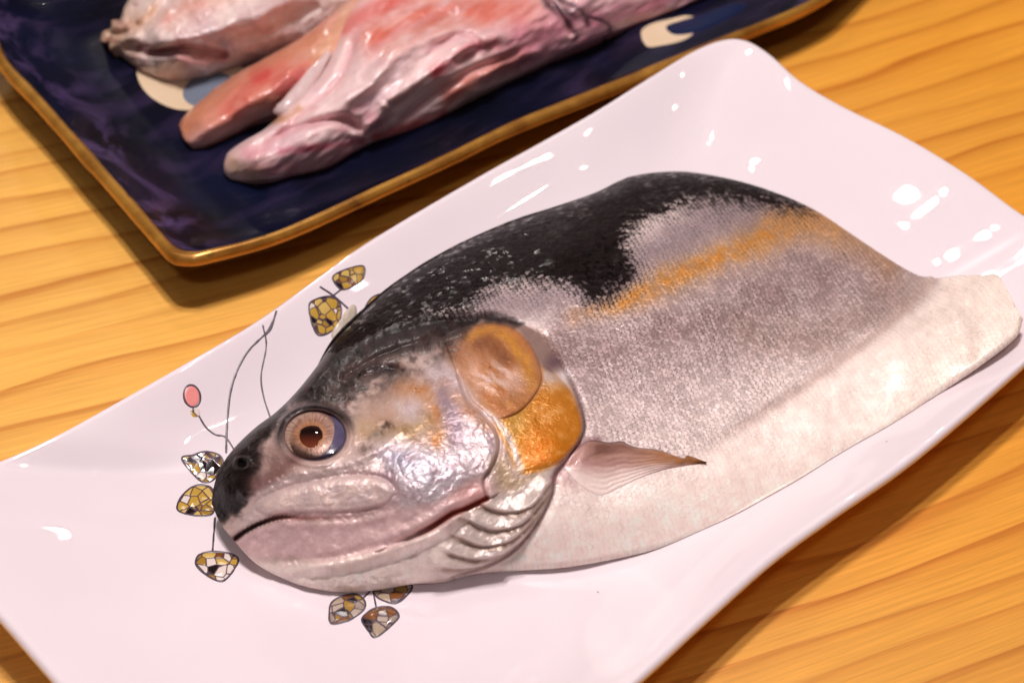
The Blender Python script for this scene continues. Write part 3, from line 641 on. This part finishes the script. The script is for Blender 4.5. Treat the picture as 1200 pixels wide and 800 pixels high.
    tooth = (np.sin(X*1.25) > .35)*np.exp(-((d-3.0)/1.4)**2)*(t < .55)*(t > .12); lay(tooth, (214, 196, 180), .6)
    d, t = dline(X, Y, SLIT); lay(np.exp(-(d/3)**2)*ss(.15, .5, t), (160, 52, 36), .9)
    d, t = dline(X, Y, GILL); lay(np.exp(-(d/2.2)**2)*ss(.15, .35, t)*ss(1, .85, t), (84, 52, 52), .8)
    d, t = dline(X, Y, CHEEK); lay(np.exp(-(d/2)**2)*ss(.3, .5, t), (128, 96, 92), .55)
    d, t = dline(X, Y, [(650, 560), (662, 540), (684, 520), (700, 516)], 5, 30); lay(np.exp(-(d/5)**2), (134, 90, 96), .7)
    lay(np.exp(-((wx-672)**2/30**2+(wy-560)**2/16**2))*(hd > 0), (216, 176, 174), .6)
    C *= (1+.07*n2+.05*n1)[..., None]
    return lin(np.clip(C, 4, 250)), np.concatenate([P, ss(-42, 34, bk)[..., None]*(1-hm)[..., None]], -1)

def skin_mat(name='fish_skin', sss=.0):
    k = NT(name); c = k.attr('Col').outputs['Color']; prn = k.attr('Prm'); pr = k.xyz(prn.outputs['Vector']); wet = prn.outputs['Alpha']
    uv = k.xyz(k.attr('Suv').outputs['Vector'])
    jx = k.noise(k.vec(uv[0], uv[1]), .55, 1); jy = k.noise(k.vec(k.M('ADD', uv[0], 57.0), uv[1]), .55, 1)
    nx = k.noise(k.vec(uv[0], uv[1]), .045, 3, .6); ny = k.noise(k.vec(k.M('ADD', uv[0], 31.0), uv[1]), .045, 3, .6)
    x = k.M('DIVIDE', k.M('ADD', k.M('ADD', uv[0], k.M('MULTIPLY', jx, 1.5)), k.M('MULTIPLY', nx, 7)), 1.75); y = k.M('DIVIDE', k.M('ADD', k.M('ADD', uv[1], k.M('MULTIPLY', jy, 1.5)), k.M('MULTIPLY', ny, 7)), 1.6)
    i = k.M('FLOOR', x); fx = k.M('FRACT', x)
    yo = k.M('ADD', y, k.M('MULTIPLY', k.M('MODULO', k.M('ABSOLUTE', i), 2.0), .5)); fy = k.M('SUBTRACT', k.M('FRACT', yo), .5)
    E = k.M('SUBTRACT', 1.0, k.M('MULTIPLY', k.M('MULTIPLY', fy, fy), 2.2))
    beyond = k.M('GREATER_THAN', fx, E)
    hgt = k.M('SUBTRACT', fx, beyond)
    wn = k.n('ShaderNodeTexWhiteNoise', noise_dimensions='3D')
    yo2 = k.M('ADD', y, k.M('MULTIPLY', k.M('MODULO', k.M('ADD', k.M('ABSOLUTE', i), 1.0), 2.0), .5))
    idy = k.M('ADD', k.M('MULTIPLY', beyond, k.M('FLOOR', yo2)), k.M('MULTIPLY', k.M('SUBTRACT', 1.0, beyond), k.M('FLOOR', yo)))
    k.l(k.vec(k.M('ADD', i, beyond), idy, 0.0), wn.inputs['Vector'])
    rnd = wn.outputs['Value']
    # dark rim of each scale, uneven from scale to scale
    near = k.M('SUBTRACT', 1.0, k.M('MINIMUM', k.M('MULTIPLY', k.M('ABSOLUTE', k.M('SUBTRACT', fx, E)), 3.6), 1.0))
    patchy = k.ramp(k.noise(k.vec(uv[0], uv[1]), .10, 3), [(.35, (.45, .45, .45)), (.65, (1, 1, 1))])
    rim = k.M('MULTIPLY', k.M('MULTIPLY', near, patchy), k.M('MULTIPLY', pr[2], k.M('ADD', .45, k.M('MULTIPLY', rnd, .55))))
    tone = k.M('ADD', 1.0, k.M('MULTIPLY', k.M('SUBTRACT', rnd, .5), k.M('MULTIPLY', pr[2], .10)))
    tc = k.n('ShaderNodeCombineColor'); [k.l(tone, tc.inputs[q]) for q in range(3)]
    cc = k.mix(1.0, c, tc.outputs[0], 'MULTIPLY')
    cc = k.mix(k.M('MULTIPLY', rim, .82), cc, L4((66, 46, 46)))
    pep = k.noise(k.vec(uv[0], uv[1]), 1.5, 3, .75)
    cc = k.mix(k.M('MULTIPLY', k.M('MULTIPLY', pr[2], .28), k.ramp(pep, [(.54, (0, 0, 0)), (.66, (1, 1, 1))])), cc, L4((120, 96, 98)))
    drk = k.M('ADD', k.attr('Drk').outputs['Fac'], k.M('ADD', k.M('MULTIPLY', k.M('SUBTRACT', rnd, .5), .26), k.M('MULTIPLY', k.M('SUBTRACT', near, .3), .34)))
    dk = k.ramp(drk, [(.26, (0, 0, 0)), (.66, (1, 1, 1))])
    dcol = k.mix(rnd, L4((10, 5, 6)), L4((26, 15, 16)))
    cc = k.mix(dk, cc, dcol)
    k.l(cc, k.b.inputs['Base Color']); k.put(k.b.inputs['Metallic'], k.M('MULTIPLY', pr[0], k.M('SUBTRACT', 1.0, dk)))
    k.put(k.b.inputs['Roughness'], k.M('ADD', pr[1], k.M('MULTIPLY', k.M('SUBTRACT', rnd, .6), k.M('MULTIPLY', pr[2], .3))))
    r2 = k.xyz(wn.outputs['Color'])
    film = k.ramp(k.noise(k.vec(uv[0], uv[1]), .09, 3, .6), [(.44, (0, 0, 0)), (.56, (1, 1, 1))])
    glint = k.M('MULTIPLY', k.M('GREATER_THAN', r2[2], .76), film)
    dcoat = k.M('ADD', .02, glint)
    k.put(k.b.inputs['Coat Weight'], k.M('ADD', k.M('MULTIPLY', k.M('SUBTRACT', 1.0, dk), k.M('ADD', .06, k.M('MULTIPLY', wet, .45))), k.M('MULTIPLY', dk, dcoat)))
    k.b.inputs['Coat Roughness'].default_value = .08; k.b.inputs['Coat IOR'].default_value = 1.4
    k.put(k.b.inputs['Specular IOR Level'], k.M('MULTIPLY', k.M('ADD', .08, k.M('MULTIPLY', wet, .26)), k.M('SUBTRACT', 1.0, k.M('MULTIPLY', dk, .85))))
    k.b.inputs['Subsurface Weight'].default_value = .12; k.b.inputs['Subsurface Radius'].default_value = (1, .5, .35); k.b.inputs['Subsurface Scale'].default_value = .0025
    r2 = k.xyz(wn.outputs['Color'])
    tilt = k.M('MULTIPLY', k.M('ADD', k.M('MULTIPLY', hgt, k.M('ADD', .4, rnd)), k.M('MULTIPLY', fy, k.M('SUBTRACT', r2[1], .5))), pr[2])
    g1 = k.noise(k.vec(uv[0], uv[1]), .9, 4, .65); g2 = k.noise(k.vec(uv[0], k.M('MULTIPLY', uv[1], 1.6)), .28, 3, .6, .6)
    b1 = k.bump(tilt, .6, .0006)
    b2 = k.bump(k.M('MULTIPLY', k.M('ADD', g1, k.M('MULTIPLY', g2, 1.6)), wet), .4, .0009, b1)
    k.l(b2, k.b.inputs['Normal'])
    # the wet film is smoother than the skin under it
    b3 = k.bump(k.M('MULTIPLY', k.M('ADD', k.M('MULTIPLY', g1, .6), k.M('MULTIPLY', tilt, 1.3)), k.M('ADD', .2, wet)), .22, .0010)
    k.l(b3, k.b.inputs['Coat Normal'])
    return k.m
SKIN = skin_mat()
p0 = at(640, 480, 8)
fish = thing('fish_head', 'raw salmon head with attached skin-on flank lying on the white plate', 'fish', (p0[0], p0[1], .008))
flesh('body', FF, FN, 1000, 520, fish_h, WP, SKIN, fish, fish_paint, undercut=.75, faredge=3.0)
patch('gill_cover', SUBO, fish_h, SKIN, fish, fish_paint, .8, .25, edge=6, nr=60, na=300, lf=lambda X, Y: ss(600, 650, X)*ss(556, 535, Y))
patch('gill_cover', OPER, fish_h, SKIN, fish, fish_paint, 1.15, .2, edge=4, nr=60, na=300, lf=lambda X, Y: .06+.94*ss(6, 34, (X-508)*.817-(Y-402)*.577))
patch('jaw_bone', MAXP, fish_h, SKIN, fish, fish_paint, .25, .3, edge=9, nr=50, na=260)
# eye
EC = (367, 510)
def eye_disc(name, cx, cy, a, b, rot, base, dome, mat, parent, nr=24, na=96, dent=0):
    r = np.linspace(1, .01, nr)[:, None]; t = np.linspace(0, 2*math.pi, na, endpoint=False)[None]
    ux = a*r*np.cos(t); uy = b*r*np.sin(t)
    X = cx+ux*math.cos(rot)-uy*math.sin(rot); Y = cy+ux*math.sin(rot)+uy*math.cos(rot)
    H = ftps(X, Y)+base+dome*(1-r**2)-dent*np.exp(-(r/.3)**2)+0*t
    W3 = at(X, Y, H).reshape(-1, 3)
    uv = np.c_[(r*np.cos(t)).ravel(), (r*np.sin(t)).ravel(), np.zeros(nr*na)]
    return link_mesh(name, W3, gridfaces(nr, na, True), mat, parent, True, None, None, uv)
def iris_mat():
    k = NT('bronze_iris'); u = k.xyz(k.attr('Suv').outputs['Vector'])
    r = k.M('SQRT', k.M('ADD', k.M('MULTIPLY', u[0], u[0]), k.M('MULTIPLY', u[1], u[1]))); th = k.M('ARCTAN2', u[1], u[0])
    st = k.noise(k.vec(k.M('MULTIPLY', th, 7), k.M('MULTIPLY', r, 1.5)), 1.6, 4, .65)
    c = k.ramp(r, [(.3, L4((190, 128, 84))), (.5, L4((222, 170, 128))), (.62, L4((186, 148, 132))), (.86, L4((214, 182, 166))), (1, L4((110, 78, 78)))])
    c = k.mix(k.ramp(st, [(.35, (.75, .75, .75)), (.62, (0, 0, 0))]), c, L4((128, 88, 70)))
    k.l(c, k.b.inputs['Base Color']); k.b.inputs['Metallic'].default_value = .25; k.b.inputs['Roughness'].default_value = .35
    k.l(k.bump(st, .4, .0006), k.b.inputs['Normal']); return k.m
def cornea_mat():
    k = NT('clear_cornea'); tr = k.n('ShaderNodeBsdfTransparent'); gl = k.n('ShaderNodeBsdfGlossy'); gl.inputs['Roughness'].default_value = .04
    fr = k.n('ShaderNodeFresnel'); fr.inputs['IOR'].default_value = 1.38; mx = k.n('ShaderNodeMixShader')
    tr.inputs[0].default_value = (.97, .95, .95, 1)
    k.l(k.bump(k.noise(k.pos(), 220, 2), .12, .0008), gl.inputs['Normal'])
    k.l(fr.outputs[0], mx.inputs[0]); k.l(tr.outputs[0], mx.inputs[1]); k.l(gl.outputs[0], mx.inputs[2]); k.l(mx.outputs[0], k.out.inputs['Surface']); return k.m
def sclera_mat():
    k = NT('violet_eyeball'); n = k.noise(k.pos(), 160, 3)
    k.l(k.mix(n, L4((52, 46, 72)), L4((116, 108, 140))), k.b.inputs['Base Color']); k.b.inputs['Roughness'].default_value = .25; k.b.inputs['Coat Weight'].default_value = .6; return k.m
eye = eye_disc('eye', 370, 511, 38, 31, -.12, -2.6, 2.2, sclera_mat(), fish)
eye_disc('iris', 364, 509, 33, 28.5, -.12, -1.9, 2.6, iris_mat(), eye, dent=.5)
def pupil_mat():
    k = NT('dark_pupil'); u = k.xyz(k.attr('Suv').outputs['Vector'])
    k.l(k.ramp(k.M('ADD', k.M('MULTIPLY', u[1], .5), .5), [(.35, L4((26, 12, 14))), (.9, L4((112, 54, 36)))]), k.b.inputs['Base Color']); k.b.inputs['Roughness'].default_value = .15; return k.m
PUP = [(351, 511), (353, 503), (361, 499), (371, 499), (379, 504), (380, 512), (374, 516), (371, 523), (362, 524), (354, 519)]
pp = resample(spline(PUP, True, 6), 72, True); cc_ = pp.mean(0); rws = []; uvs = []
for r in np.linspace(1, .02, 10):
    q = cc_+(pp-cc_)*r; rr = np.hypot((q[:, 0]-363)/31.5, (q[:, 1]-509)/27.5)
    H = ftps(q[:, 0], q[:, 1])-1.9+2.6*(1-rr**2)-.5*np.exp(-(rr/.3)**2)+.08+.12*(1-r)
    rws.append(at(q[:, 0], q[:, 1], H)); uvs.append(np.c_[(q-cc_)/14., np.zeros(len(q))])
link_mesh('pupil', np.vstack(rws), gridfaces(10, 72, True), pupil_mat(), eye, True, None, None, np.vstack(uvs))
eye_disc('cornea', 368, 510, 36.5, 30.5, -.12, -2.3, 4.0, cornea_mat(), eye)

# pectoral fin
UPE = [(662, 541), (676, 524), (690, 515), (715, 517), (728, 516), (745, 523), (770, 526), (800, 536), (806, 533), (828, 541)]
LOE = [(662, 548), (676, 566), (692, 578), (706, 582), (728, 572), (752, 560), (785, 549), (828, 542)]
a_ = resample(spline(UPE, False, 10), 160); b_ = resample(spline(LOE, False, 10), 160); m = 90
v = np.linspace(0, 1, m); G = a_[:, None]*(1-v)[None, :, None]+b_[:, None]*v[None, :, None]
sI = np.linspace(0, 1, 160)[:, None]
ray = np.abs(((v[None]**1.3*9+.6*fbm(G[..., 0], G[..., 1], 30, 3, 31)) % 1)-.5)*2
jag = (ray > .5)*ss(.5, 1, sI)*3.0
G[..., 0] += jag*0
PX, PY = G[..., 0], G[..., 1]
edge = np.minimum(v, 1-v)[None]
H = fish_h(PX, PY)+(2.2*ss(0, .10, v)[None]*ss(1.0, .35, v)[None]*ss(0, .2, sI)*(1-.6*sI)+.12)+.14*ray*ss(.1, .4, sI)-.4*(1-ss(0, .05, edge))
FC = np.zeros(PX.shape+(3,)); FC[:] = (194, 152, 146)
def fl_(mk, rgb, a=1.0):
    mm_ = (np.clip(mk, 0, 1)*a)[..., None]; FC[:] = FC*(1-mm_)+np.array(rgb, float)*mm_
fst = fbm(PX*.25, PY+.12*PX, 7, 3, 33)
fl_(ss(.62, .1, v)[None]*ss(.08, .3, sI), (140, 98, 84), .9); fl_(ss(.4, .85, sI)*ss(.9, .5, v)[None], (176, 118, 70), .8); fl_(ss(.8, 1, sI)+0*v[None], (138, 88, 44), .85)
fl_(ss(.05, .45, fst)*ss(.1, .3, sI), (98, 64, 56), .5); fl_(ss(.1, .5, -fst)*ss(.1, .3, sI), (206, 164, 150), .35)
fl_(ss(.75, .3, ray)*ss(.2, .5, sI), (100, 66, 56), .14); fl_(ss(.42+.12*fst, .78, v[None])*ss(.92, .5, sI), (247, 224, 216), .97); fl_(ss(.06, 0, v)[None]*ss(.1, .3, sI), (58, 36, 36), .9)
FP = np.zeros(PX.shape+(4,)); FP[..., 0] = .08; FP[..., 1] = .32; FP[..., 3] = .5
W3 = at(PX, PY, H).reshape(-1, 3)
link_mesh('pectoral_fin', W3, gridfaces(160, m), SKIN, fish, True, lin(FC).reshape(-1, 3), FP.reshape(-1, 4), W3*1000)
# translucent scrap of membrane by the nape
MEMP = [(388, 392), (400, 374), (412, 358), (418, 360), (417, 374), (408, 388), (396, 402)]
def mem_mat():
    k = NT('pale_membrane'); n = k.noise(k.pos(), 300, 3)
    k.l(k.mix(n, L4((206, 188, 166)), L4((226, 214, 200))), k.b.inputs['Base Color']); k.b.inputs['Roughness'].default_value = .2; k.b.inputs['Coat Weight'].default_value = .6
    k.b.inputs['Alpha'].default_value = .82; k.l(k.bump(n, .5, .0012), k.b.inputs['Normal']); return k.m
pm = resample(spline(MEMP, True, 5), 60, True); cm_ = pm.mean(0); rws = []
for r in (1, .92, .75, .5, .25, .02):
    q = cm_+(pm-cm_)*r; w3 = WP.hit(q[:, 0], q[:, 1]); w3[:, 2] += (.1 if r == 1 else 2.2*(1-r*r)**.5)*MM*(1+.4*fbm(q[:, 0], q[:, 1], 6, 2, 8)); rws.append(w3)
link_mesh('membrane_scrap', np.vstack(rws), gridfaces(6, 60, True), mem_mat(), fish)

# ------------------------------------------------------------------ pink meat on the navy plate
def meat_mat():
    k = NT('raw_meat'); c = k.attr('Col').outputs['Color']; uv = k.xyz(k.attr('Suv').outputs['Vector']); pr = k.xyz(k.attr('Prm').outputs['Vector'])
    n = k.noise(k.vec(k.M('MULTIPLY', uv[0], .25), uv[1]), .35, 4, .6, .5); n2 = k.noise(k.vec(uv[0], uv[1]), .22, 3)
    cc = k.mix(.35, c, k.ramp(n, [(.3, (.82, .70, .72)), (.65, (1.12, 1.1, 1.1))]), 'MULTIPLY')
    k.l(cc, k.b.inputs['Base Color']); k.l(pr[1], k.b.inputs['Roughness']); k.b.inputs['Coat Weight'].default_value = .5; k.b.inputs['Coat Roughness'].default_value = .18
    k.b.inputs['Subsurface Weight'].default_value = .2; k.b.inputs['Subsurface Radius'].default_value = (1, .35, .3); k.b.inputs['Subsurface Scale'].default_value = .004
    k.l(k.bump(k.M('ADD', n, n2), .5, .0016), k.b.inputs['Normal']); return k.m
MEAT = meat_mat()
AF = [(262, 192), (268, 178), (288, 164), (312, 150), (342, 122), (372, 94), (392, 58), (408, 18), (440, -14), (500, -45), (580, -75), (680, -105), (780, -120), (860, -110)]
AN = [(262, 192), (264, 204), (276, 211), (305, 211), (340, 206), (385, 194), (432, 168), (480, 153), (520, 134), (555, 112), (610, 88), (660, 62), (740, 30), (810, 2), (880, -40), (880, -80)]
at_ps = TPS([(262, 192, 12), (268, 178, 16), (312, 150, 20), (372, 94, 26), (408, 18, 27), (500, -45, 27), (680, -105, 24), (860, -110, 17), (276, 211, 8), (340, 206, 8), (432, 168, 8.5), (520, 134, 8.5), (610, 88, 8.5), (740, 30, 9), (880, -40, 10),
             (300, 188, 20), (360, 172, 22), (390, 140, 27), (440, 100, 33), (520, 70, 32), (480, 20, 35), (600, 20, 33), (600, 55, 27), (700, 10, 27), (700, -50, 32), (800, -60, 25), (430, 40, 34), (540, 100, 22)], .5)
MF = [([(310, 168), (350, 150), (400, 140), (435, 160)], 'fold', 3.5, 6), ([(330, 152), (370, 120), (400, 90), (420, 40)], 'fold', 2.0, 7), ([(380, 130), (430, 100), (470, 60), (520, 40), (580, 40)], 'ridge', 2.6, 9), ([(440, 125), (490, 95), (540, 60), (610, 30)], 'ridge', 2.4, 8),
      ([(470, 140), (520, 105), (560, 80), (620, 60)], 'fold', 2.2, 6), ([(430, 60), (480, 30), (540, 10)], 'fold', 2.2, 7), ([(410, 165), (440, 140), (455, 120)], 'ridge', 2, 8), ([(500, 60), (540, 40), (560, 55), (530, 78)], 'fold', 2.4, 7), ([(640, -5), (660, 25), (672, 45)], 'fold', 1.6, 4), ([(560, 95), (600, 70), (640, 60)], 'ridge', 1.6, 7)]
def meatA_h(X, Y, dF=None, dN=None):
    h = at_ps(X, Y)
    for pts, kd, a, wd in MF:
        d, t = dline(X, Y, pts, 5, 40); h = h+(a if kd == 'ridge' else -a)*np.exp(-(d/wd)**2)*ss(0, .15, t)*ss(1, .85, t)
    wx = X*.82-Y*.57; wy = X*.57+Y*.82
    h = h+1.3*fbm(wx*.5, wy, 26, 3, 41)+.5*fbm(wx*.4, wy, 9, 2, 42)
    if dF is not None:
        u = np.clip(dF/16., 0, 1); h = h-5*(1-np.sqrt(1-(1-u)**2)); u = np.clip(dN/14., 0, 1); h = h-1*(1-np.sqrt(1-(1-u)**2))
    return h
def meatA_paint(X, Y):
    C = np.zeros(X.shape+(3,)); C[:] = (236, 204, 202); P = np.zeros(X.shape+(4,)); P[..., 1] = .36
    wx = X*.82-Y*.57; wy = X*.57+Y*.82; n1 = fbm(wx*.4, wy, 22, 3, 43); n2 = fbm(wx*.3, wy, 8, 3, 44)
    def lay(mk, rgb, a=1.0):
        m_ = (np.clip(mk, 0, 1)*a)[..., None]; C[:] = C*(1-m_)+np.array(rgb, float)*m_
    lay(ss(-.1, .5, n1), (218, 184, 190), .8); lay(ss(.1, .5, n2), (242, 216, 214), .7)
    for pts, wd, rgb, a in (([(440, 45), (500, 20), (560, 12), (620, 14)], 20, (206, 96, 74), .9), ([(400, 30), (440, 10), (480, -5)], 14, (214, 96, 88), .9), ([(525, 112), (560, 90), (610, 66)], 12, (212, 116, 96), .9), ([(510, 85), (545, 62), (580, 50)], 7, (196, 76, 86), .9),
                              ([(440, 160), (480, 148), (520, 132)], 6, (206, 84, 82), .8), ([(300, 200), (350, 198), (410, 180)], 10, (196, 110, 120), .8), ([(330, 178), (380, 172), (425, 165)], 5, (206, 88, 110), .8), ([(620, 50), (700, 25), (800, -5)], 34, (212, 132, 150), .85),
                              ([(268, 190), (280, 200), (300, 206)], 12, (214, 176, 150), .9), ([(290, 180), (315, 176)], 9, (218, 140, 150), .6), ([(310, 142), (335, 138), (350, 128)], 5, (186, 124, 76), .8), ([(450, 150), (420, 130), (400, 150)], 9, (206, 140, 150), .7)):
        d, t = dline(X, Y, pts, 5, 60); lay(np.exp(-(d/wd)**2)*(.8+.7*n2), rgb, a)
    for pts, wd in (([(630, -8), (650, 10), (668, 30), (674, 46)], 4), ([(655, 0), (680, 12), (690, 30)], 3.5), ([(690, 20), (712, 28), (716, 40)], 2.2), ([(640, 5), (672, 18)], 5), ([(700, -6), (682, 10)], 3)):
        d, t = dline(X+3*n2, Y+3*n2, pts, 5, 30); lay(np.exp(-(d/wd)**2)*(.8+.6*n2), (66, 42, 50), .9)
    for pts, kd, a, wd in MF:
        if kd == 'fold': d, t = dline(X, Y, pts, 5, 30); lay(np.exp(-(d/(wd*.6))**2), (204, 134, 140), .4)
    return lin(np.clip(C, 4, 250)), P
pA = at(520, 60, 6)
meatA = thing('raw_meat', 'bright pink raw meat cut with red streaks and a split two-lobed end', 'meat', (pA[0], pA[1], .006), 'raw meat cuts on the navy plate')
flesh('body', AF, AN, 520, 260, meatA_h, BP, MEAT, meatA, meatA_paint, undercut=.6, faredge=4, uvrot=34)
# the strip lying along its far side
SF = [(210, 148), (214, 138), (240, 114), (290, 80), (350, 46), (400, 8), (440, -18)]
SN = [(210, 148), (216, 164), (230, 172), (262, 163), (302, 142), (345, 124), (376, 98), (398, 62), (414, 22), (446, -10)]
st_ps = TPS([(210, 148, 10), (240, 114, 14), (290, 80, 17), (350, 46, 20), (400, 8, 22), (440, -18, 22), (230, 172, 8), (262, 163, 8), (302, 142, 10), (345, 124, 14), (376, 98, 18), (414, 22, 24), (240, 145, 17), (290, 115, 23), (340, 85, 26), (385, 40, 26)], .5)
def strip_h(X, Y, dF=None, dN=None):
    wx = X*.82-Y*.57; wy = X*.57+Y*.82
    h = st_ps(X, Y)+.7*fbm(wx*.4, wy, 14, 3, 51)
    d, t = dline(X, Y, [(222, 166), (262, 140), (320, 105), (360, 70)], 5, 40); h = h+1.2*np.exp(-(d/8)**2)
    if dF is not None:
        u = np.clip(dF/12., 0, 1); h = h-4*(1-np.sqrt(1-(1-u)**2)); u = np.clip(dN/9., 0, 1); h = h-1*(1-np.sqrt(1-(1-u)**2))
    return h
def strip_paint(X, Y):
    C = np.zeros(X.shape+(3,)); C[:] = (212, 142, 122); P = np.zeros(X.shape+(4,)); P[..., 1] = .34
    wx = X*.82-Y*.57; wy = X*.57+Y*.82; n1 = fbm(wx*.3, wy, 18, 3, 53); n2 = fbm(wx*.25, wy, 7, 3, 54)
    def lay(mk, rgb, a=1.0):
        m_ = (np.clip(mk, 0, 1)*a)[..., None]; C[:] = C*(1-m_)+np.array(rgb, float)*m_
    for pts, wd, rgb, a in (([(230, 168), (270, 150), (310, 132)], 12, (222, 176, 170), .9), ([(215, 150), (250, 115), (300, 80), (370, 40)], 10, (206, 134, 96), .9), ([(270, 130), (300, 100), (330, 85)], 14, (212, 100, 86), .8), ([(330, 105), (350, 90), (365, 75)], 9, (206, 84, 86), .85), ([(300, 92), (312, 86)], 7, (204, 56, 56), .8), ([(370, 70), (395, 40), (410, 10)], 14, (214, 160, 124), .9)):
        d, t = dline(X, Y, pts, 5, 60); lay(np.exp(-(d/wd)**2)*(.85+.6*n2), rgb, a)
    lay(ss(0, .5, n2), (222, 170, 156), .4)
    return lin(np.clip(C, 4, 250)), P
flesh('flap', SF, SN, 300, 140, strip_h, BP, MEAT, meatA, strip_paint, undercut=.5, faredge=3, uvrot=34)
# grey-white sinew between the two lobes
q = resample(spline([(322, 132), (336, 126), (352, 108), (370, 84), (386, 62)], False, 8), 40)
W3 = at(q[:, 0], q[:, 1], meatA_h(q[:, 0], q[:, 1])-2.9)
V, Fc = tube(W3, np.interp(np.linspace(0, 1, 40), [0, .08, .3, .7, 1], [1.2, 3.0, 3.6, 2.8, 1.0])*MM, 14)
def sinew_mat():
    k = NT('pale_sinew'); n = k.noise(k.pos(), 160, 3); k.l(k.mix(n, L4((204, 172, 170)), L4((222, 200, 198))), k.b.inputs['Base Color']); k.b.inputs['Roughness'].default_value = .22; k.b.inputs['Coat Weight'].default_value = .6
    k.l(k.bump(n, .5, .002), k.b.inputs['Normal']); return k.m
link_mesh('sinew', V, Fc, sinew_mat(), meatA, up=False)
# paler cut behind it
CF = [(118, 44), (121, 37), (130, 33), (131, 24), (141, 22), (146, 8), (156, -6), (180, -30), (240, -62), (330, -95), (420, -120), (500, -130)]
CN = [(118, 44), (120, 49), (128, 50), (129, 60), (138, 62), (150, 72), (172, 86), (205, 95), (238, 91), (262, 80), (300, 72), (342, 56), (385, 30), (425, 0), (470, -30), (515, -75), (515, -110)]
ct_ps = TPS([(118, 44, 14), (140, 16, 20), (180, -30, 22), (330, -95, 22), (500, -130, 18), (134, 62, 9), (172, 86, 8), (238, 91, 8), (300, 72, 9), (385, 30, 9), (470, -30, 10), (515, -75, 11), (160, 45, 23), (200, 65, 23), (230, 30, 32), (300, 30, 31), (250, -20, 35), (350, -20, 32), (430, -60, 28), (270, 62, 18)], .5)
CFD = [([(150, 55), (180, 62), (220, 58), (262, 64)], 'fold', 3.2, 5), ([(165, 52), (172, 30), (195, 0)], 'fold', 2.4, 6), ([(190, 45), (230, 42), (290, 20), (340, 0)], 'ridge', 2.4, 10), ([(210, 72), (240, 78)], 'ridge', 1.6, 6), ([(260, 50), (310, 40), (370, 10)], 'fold', 1.6, 6), ([(130, 40), (150, 38), (160, 30)], 'fold', 2, 4)]
def meatC_h(X, Y, dF=None, dN=None):
    h = ct_ps(X, Y)
    for pts, kd, a, wd in CFD:
        d, t = dline(X, Y, pts, 5, 40); h = h+(a if kd == 'ridge' else -a)*np.exp(-(d/wd)**2)
    rag = ss(180, 130, X); h = h+1.4*fbm(X, Y, 24, 3, 61)+rag*1.8*fbm(X, Y, 15, 2, 62)
    if dF is not None:
        u = np.clip(dF/16., 0, 1); h = h-5*(1-np.sqrt(1-(1-u)**2)); u = np.clip(dN/12., 0, 1); h = h-1*(1-np.sqrt(1-(1-u)**2))
    return h
def meatC_paint(X, Y):
    C = np.zeros(X.shape+(3,)); C[:] = (232, 210, 204); P = np.zeros(X.shape+(4,)); P[..., 1] = .34
    n1 = fbm(X, Y, 26, 3, 63); n2 = fbm(X, Y, 10, 3, 64)
    def lay(mk, rgb, a=1.0):
        m_ = (np.clip(mk, 0, 1)*a)[..., None]; C[:] = C*(1-m_)+np.array(rgb, float)*m_
    lay(ss(-.1, .5, n1), (206, 172, 172), .7); lay(ss(175, 130, X), (196, 158, 128), .85); lay(ss(.1, .5, n2)*ss(190, 140, X), (160, 108, 92), .7)
    for pts, wd, rgb, a in (([(195, 20), (230, 5), (270, -10)], 14, (222, 160, 146), .8), ([(165, 56), (185, 60), (212, 56)], 6, (134, 66, 62), .85), ([(215, 70), (240, 66), (262, 66)], 8, (176, 108, 104), .8), ([(160, 30), (180, 10)], 8, (196, 146, 110), .7), ([(245, 38), (262, 50), (278, 58)], 6, (206, 200, 208), .8), ([(190, 86), (225, 88)], 8, (206, 160, 150), .7)):
        d, t = dline(X, Y, pts, 5, 50); lay(np.exp(-(d/wd)**2)*(.85+.6*n2), rgb, a)
    return lin(np.clip(C, 4, 250)), P
pC = at(300, 20, 6)
meatC = thing('raw_meat', 'paler whitish raw meat cut with a ragged brownish end behind the bright pink cut', 'meat', (pC[0], pC[1], .006), 'raw meat cuts on the navy plate')
flesh('body', CF, CN, 420, 220, meatC_h, BP, MEAT, meatC, meatC_paint, undercut=.6, faredge=4, uvrot=34)
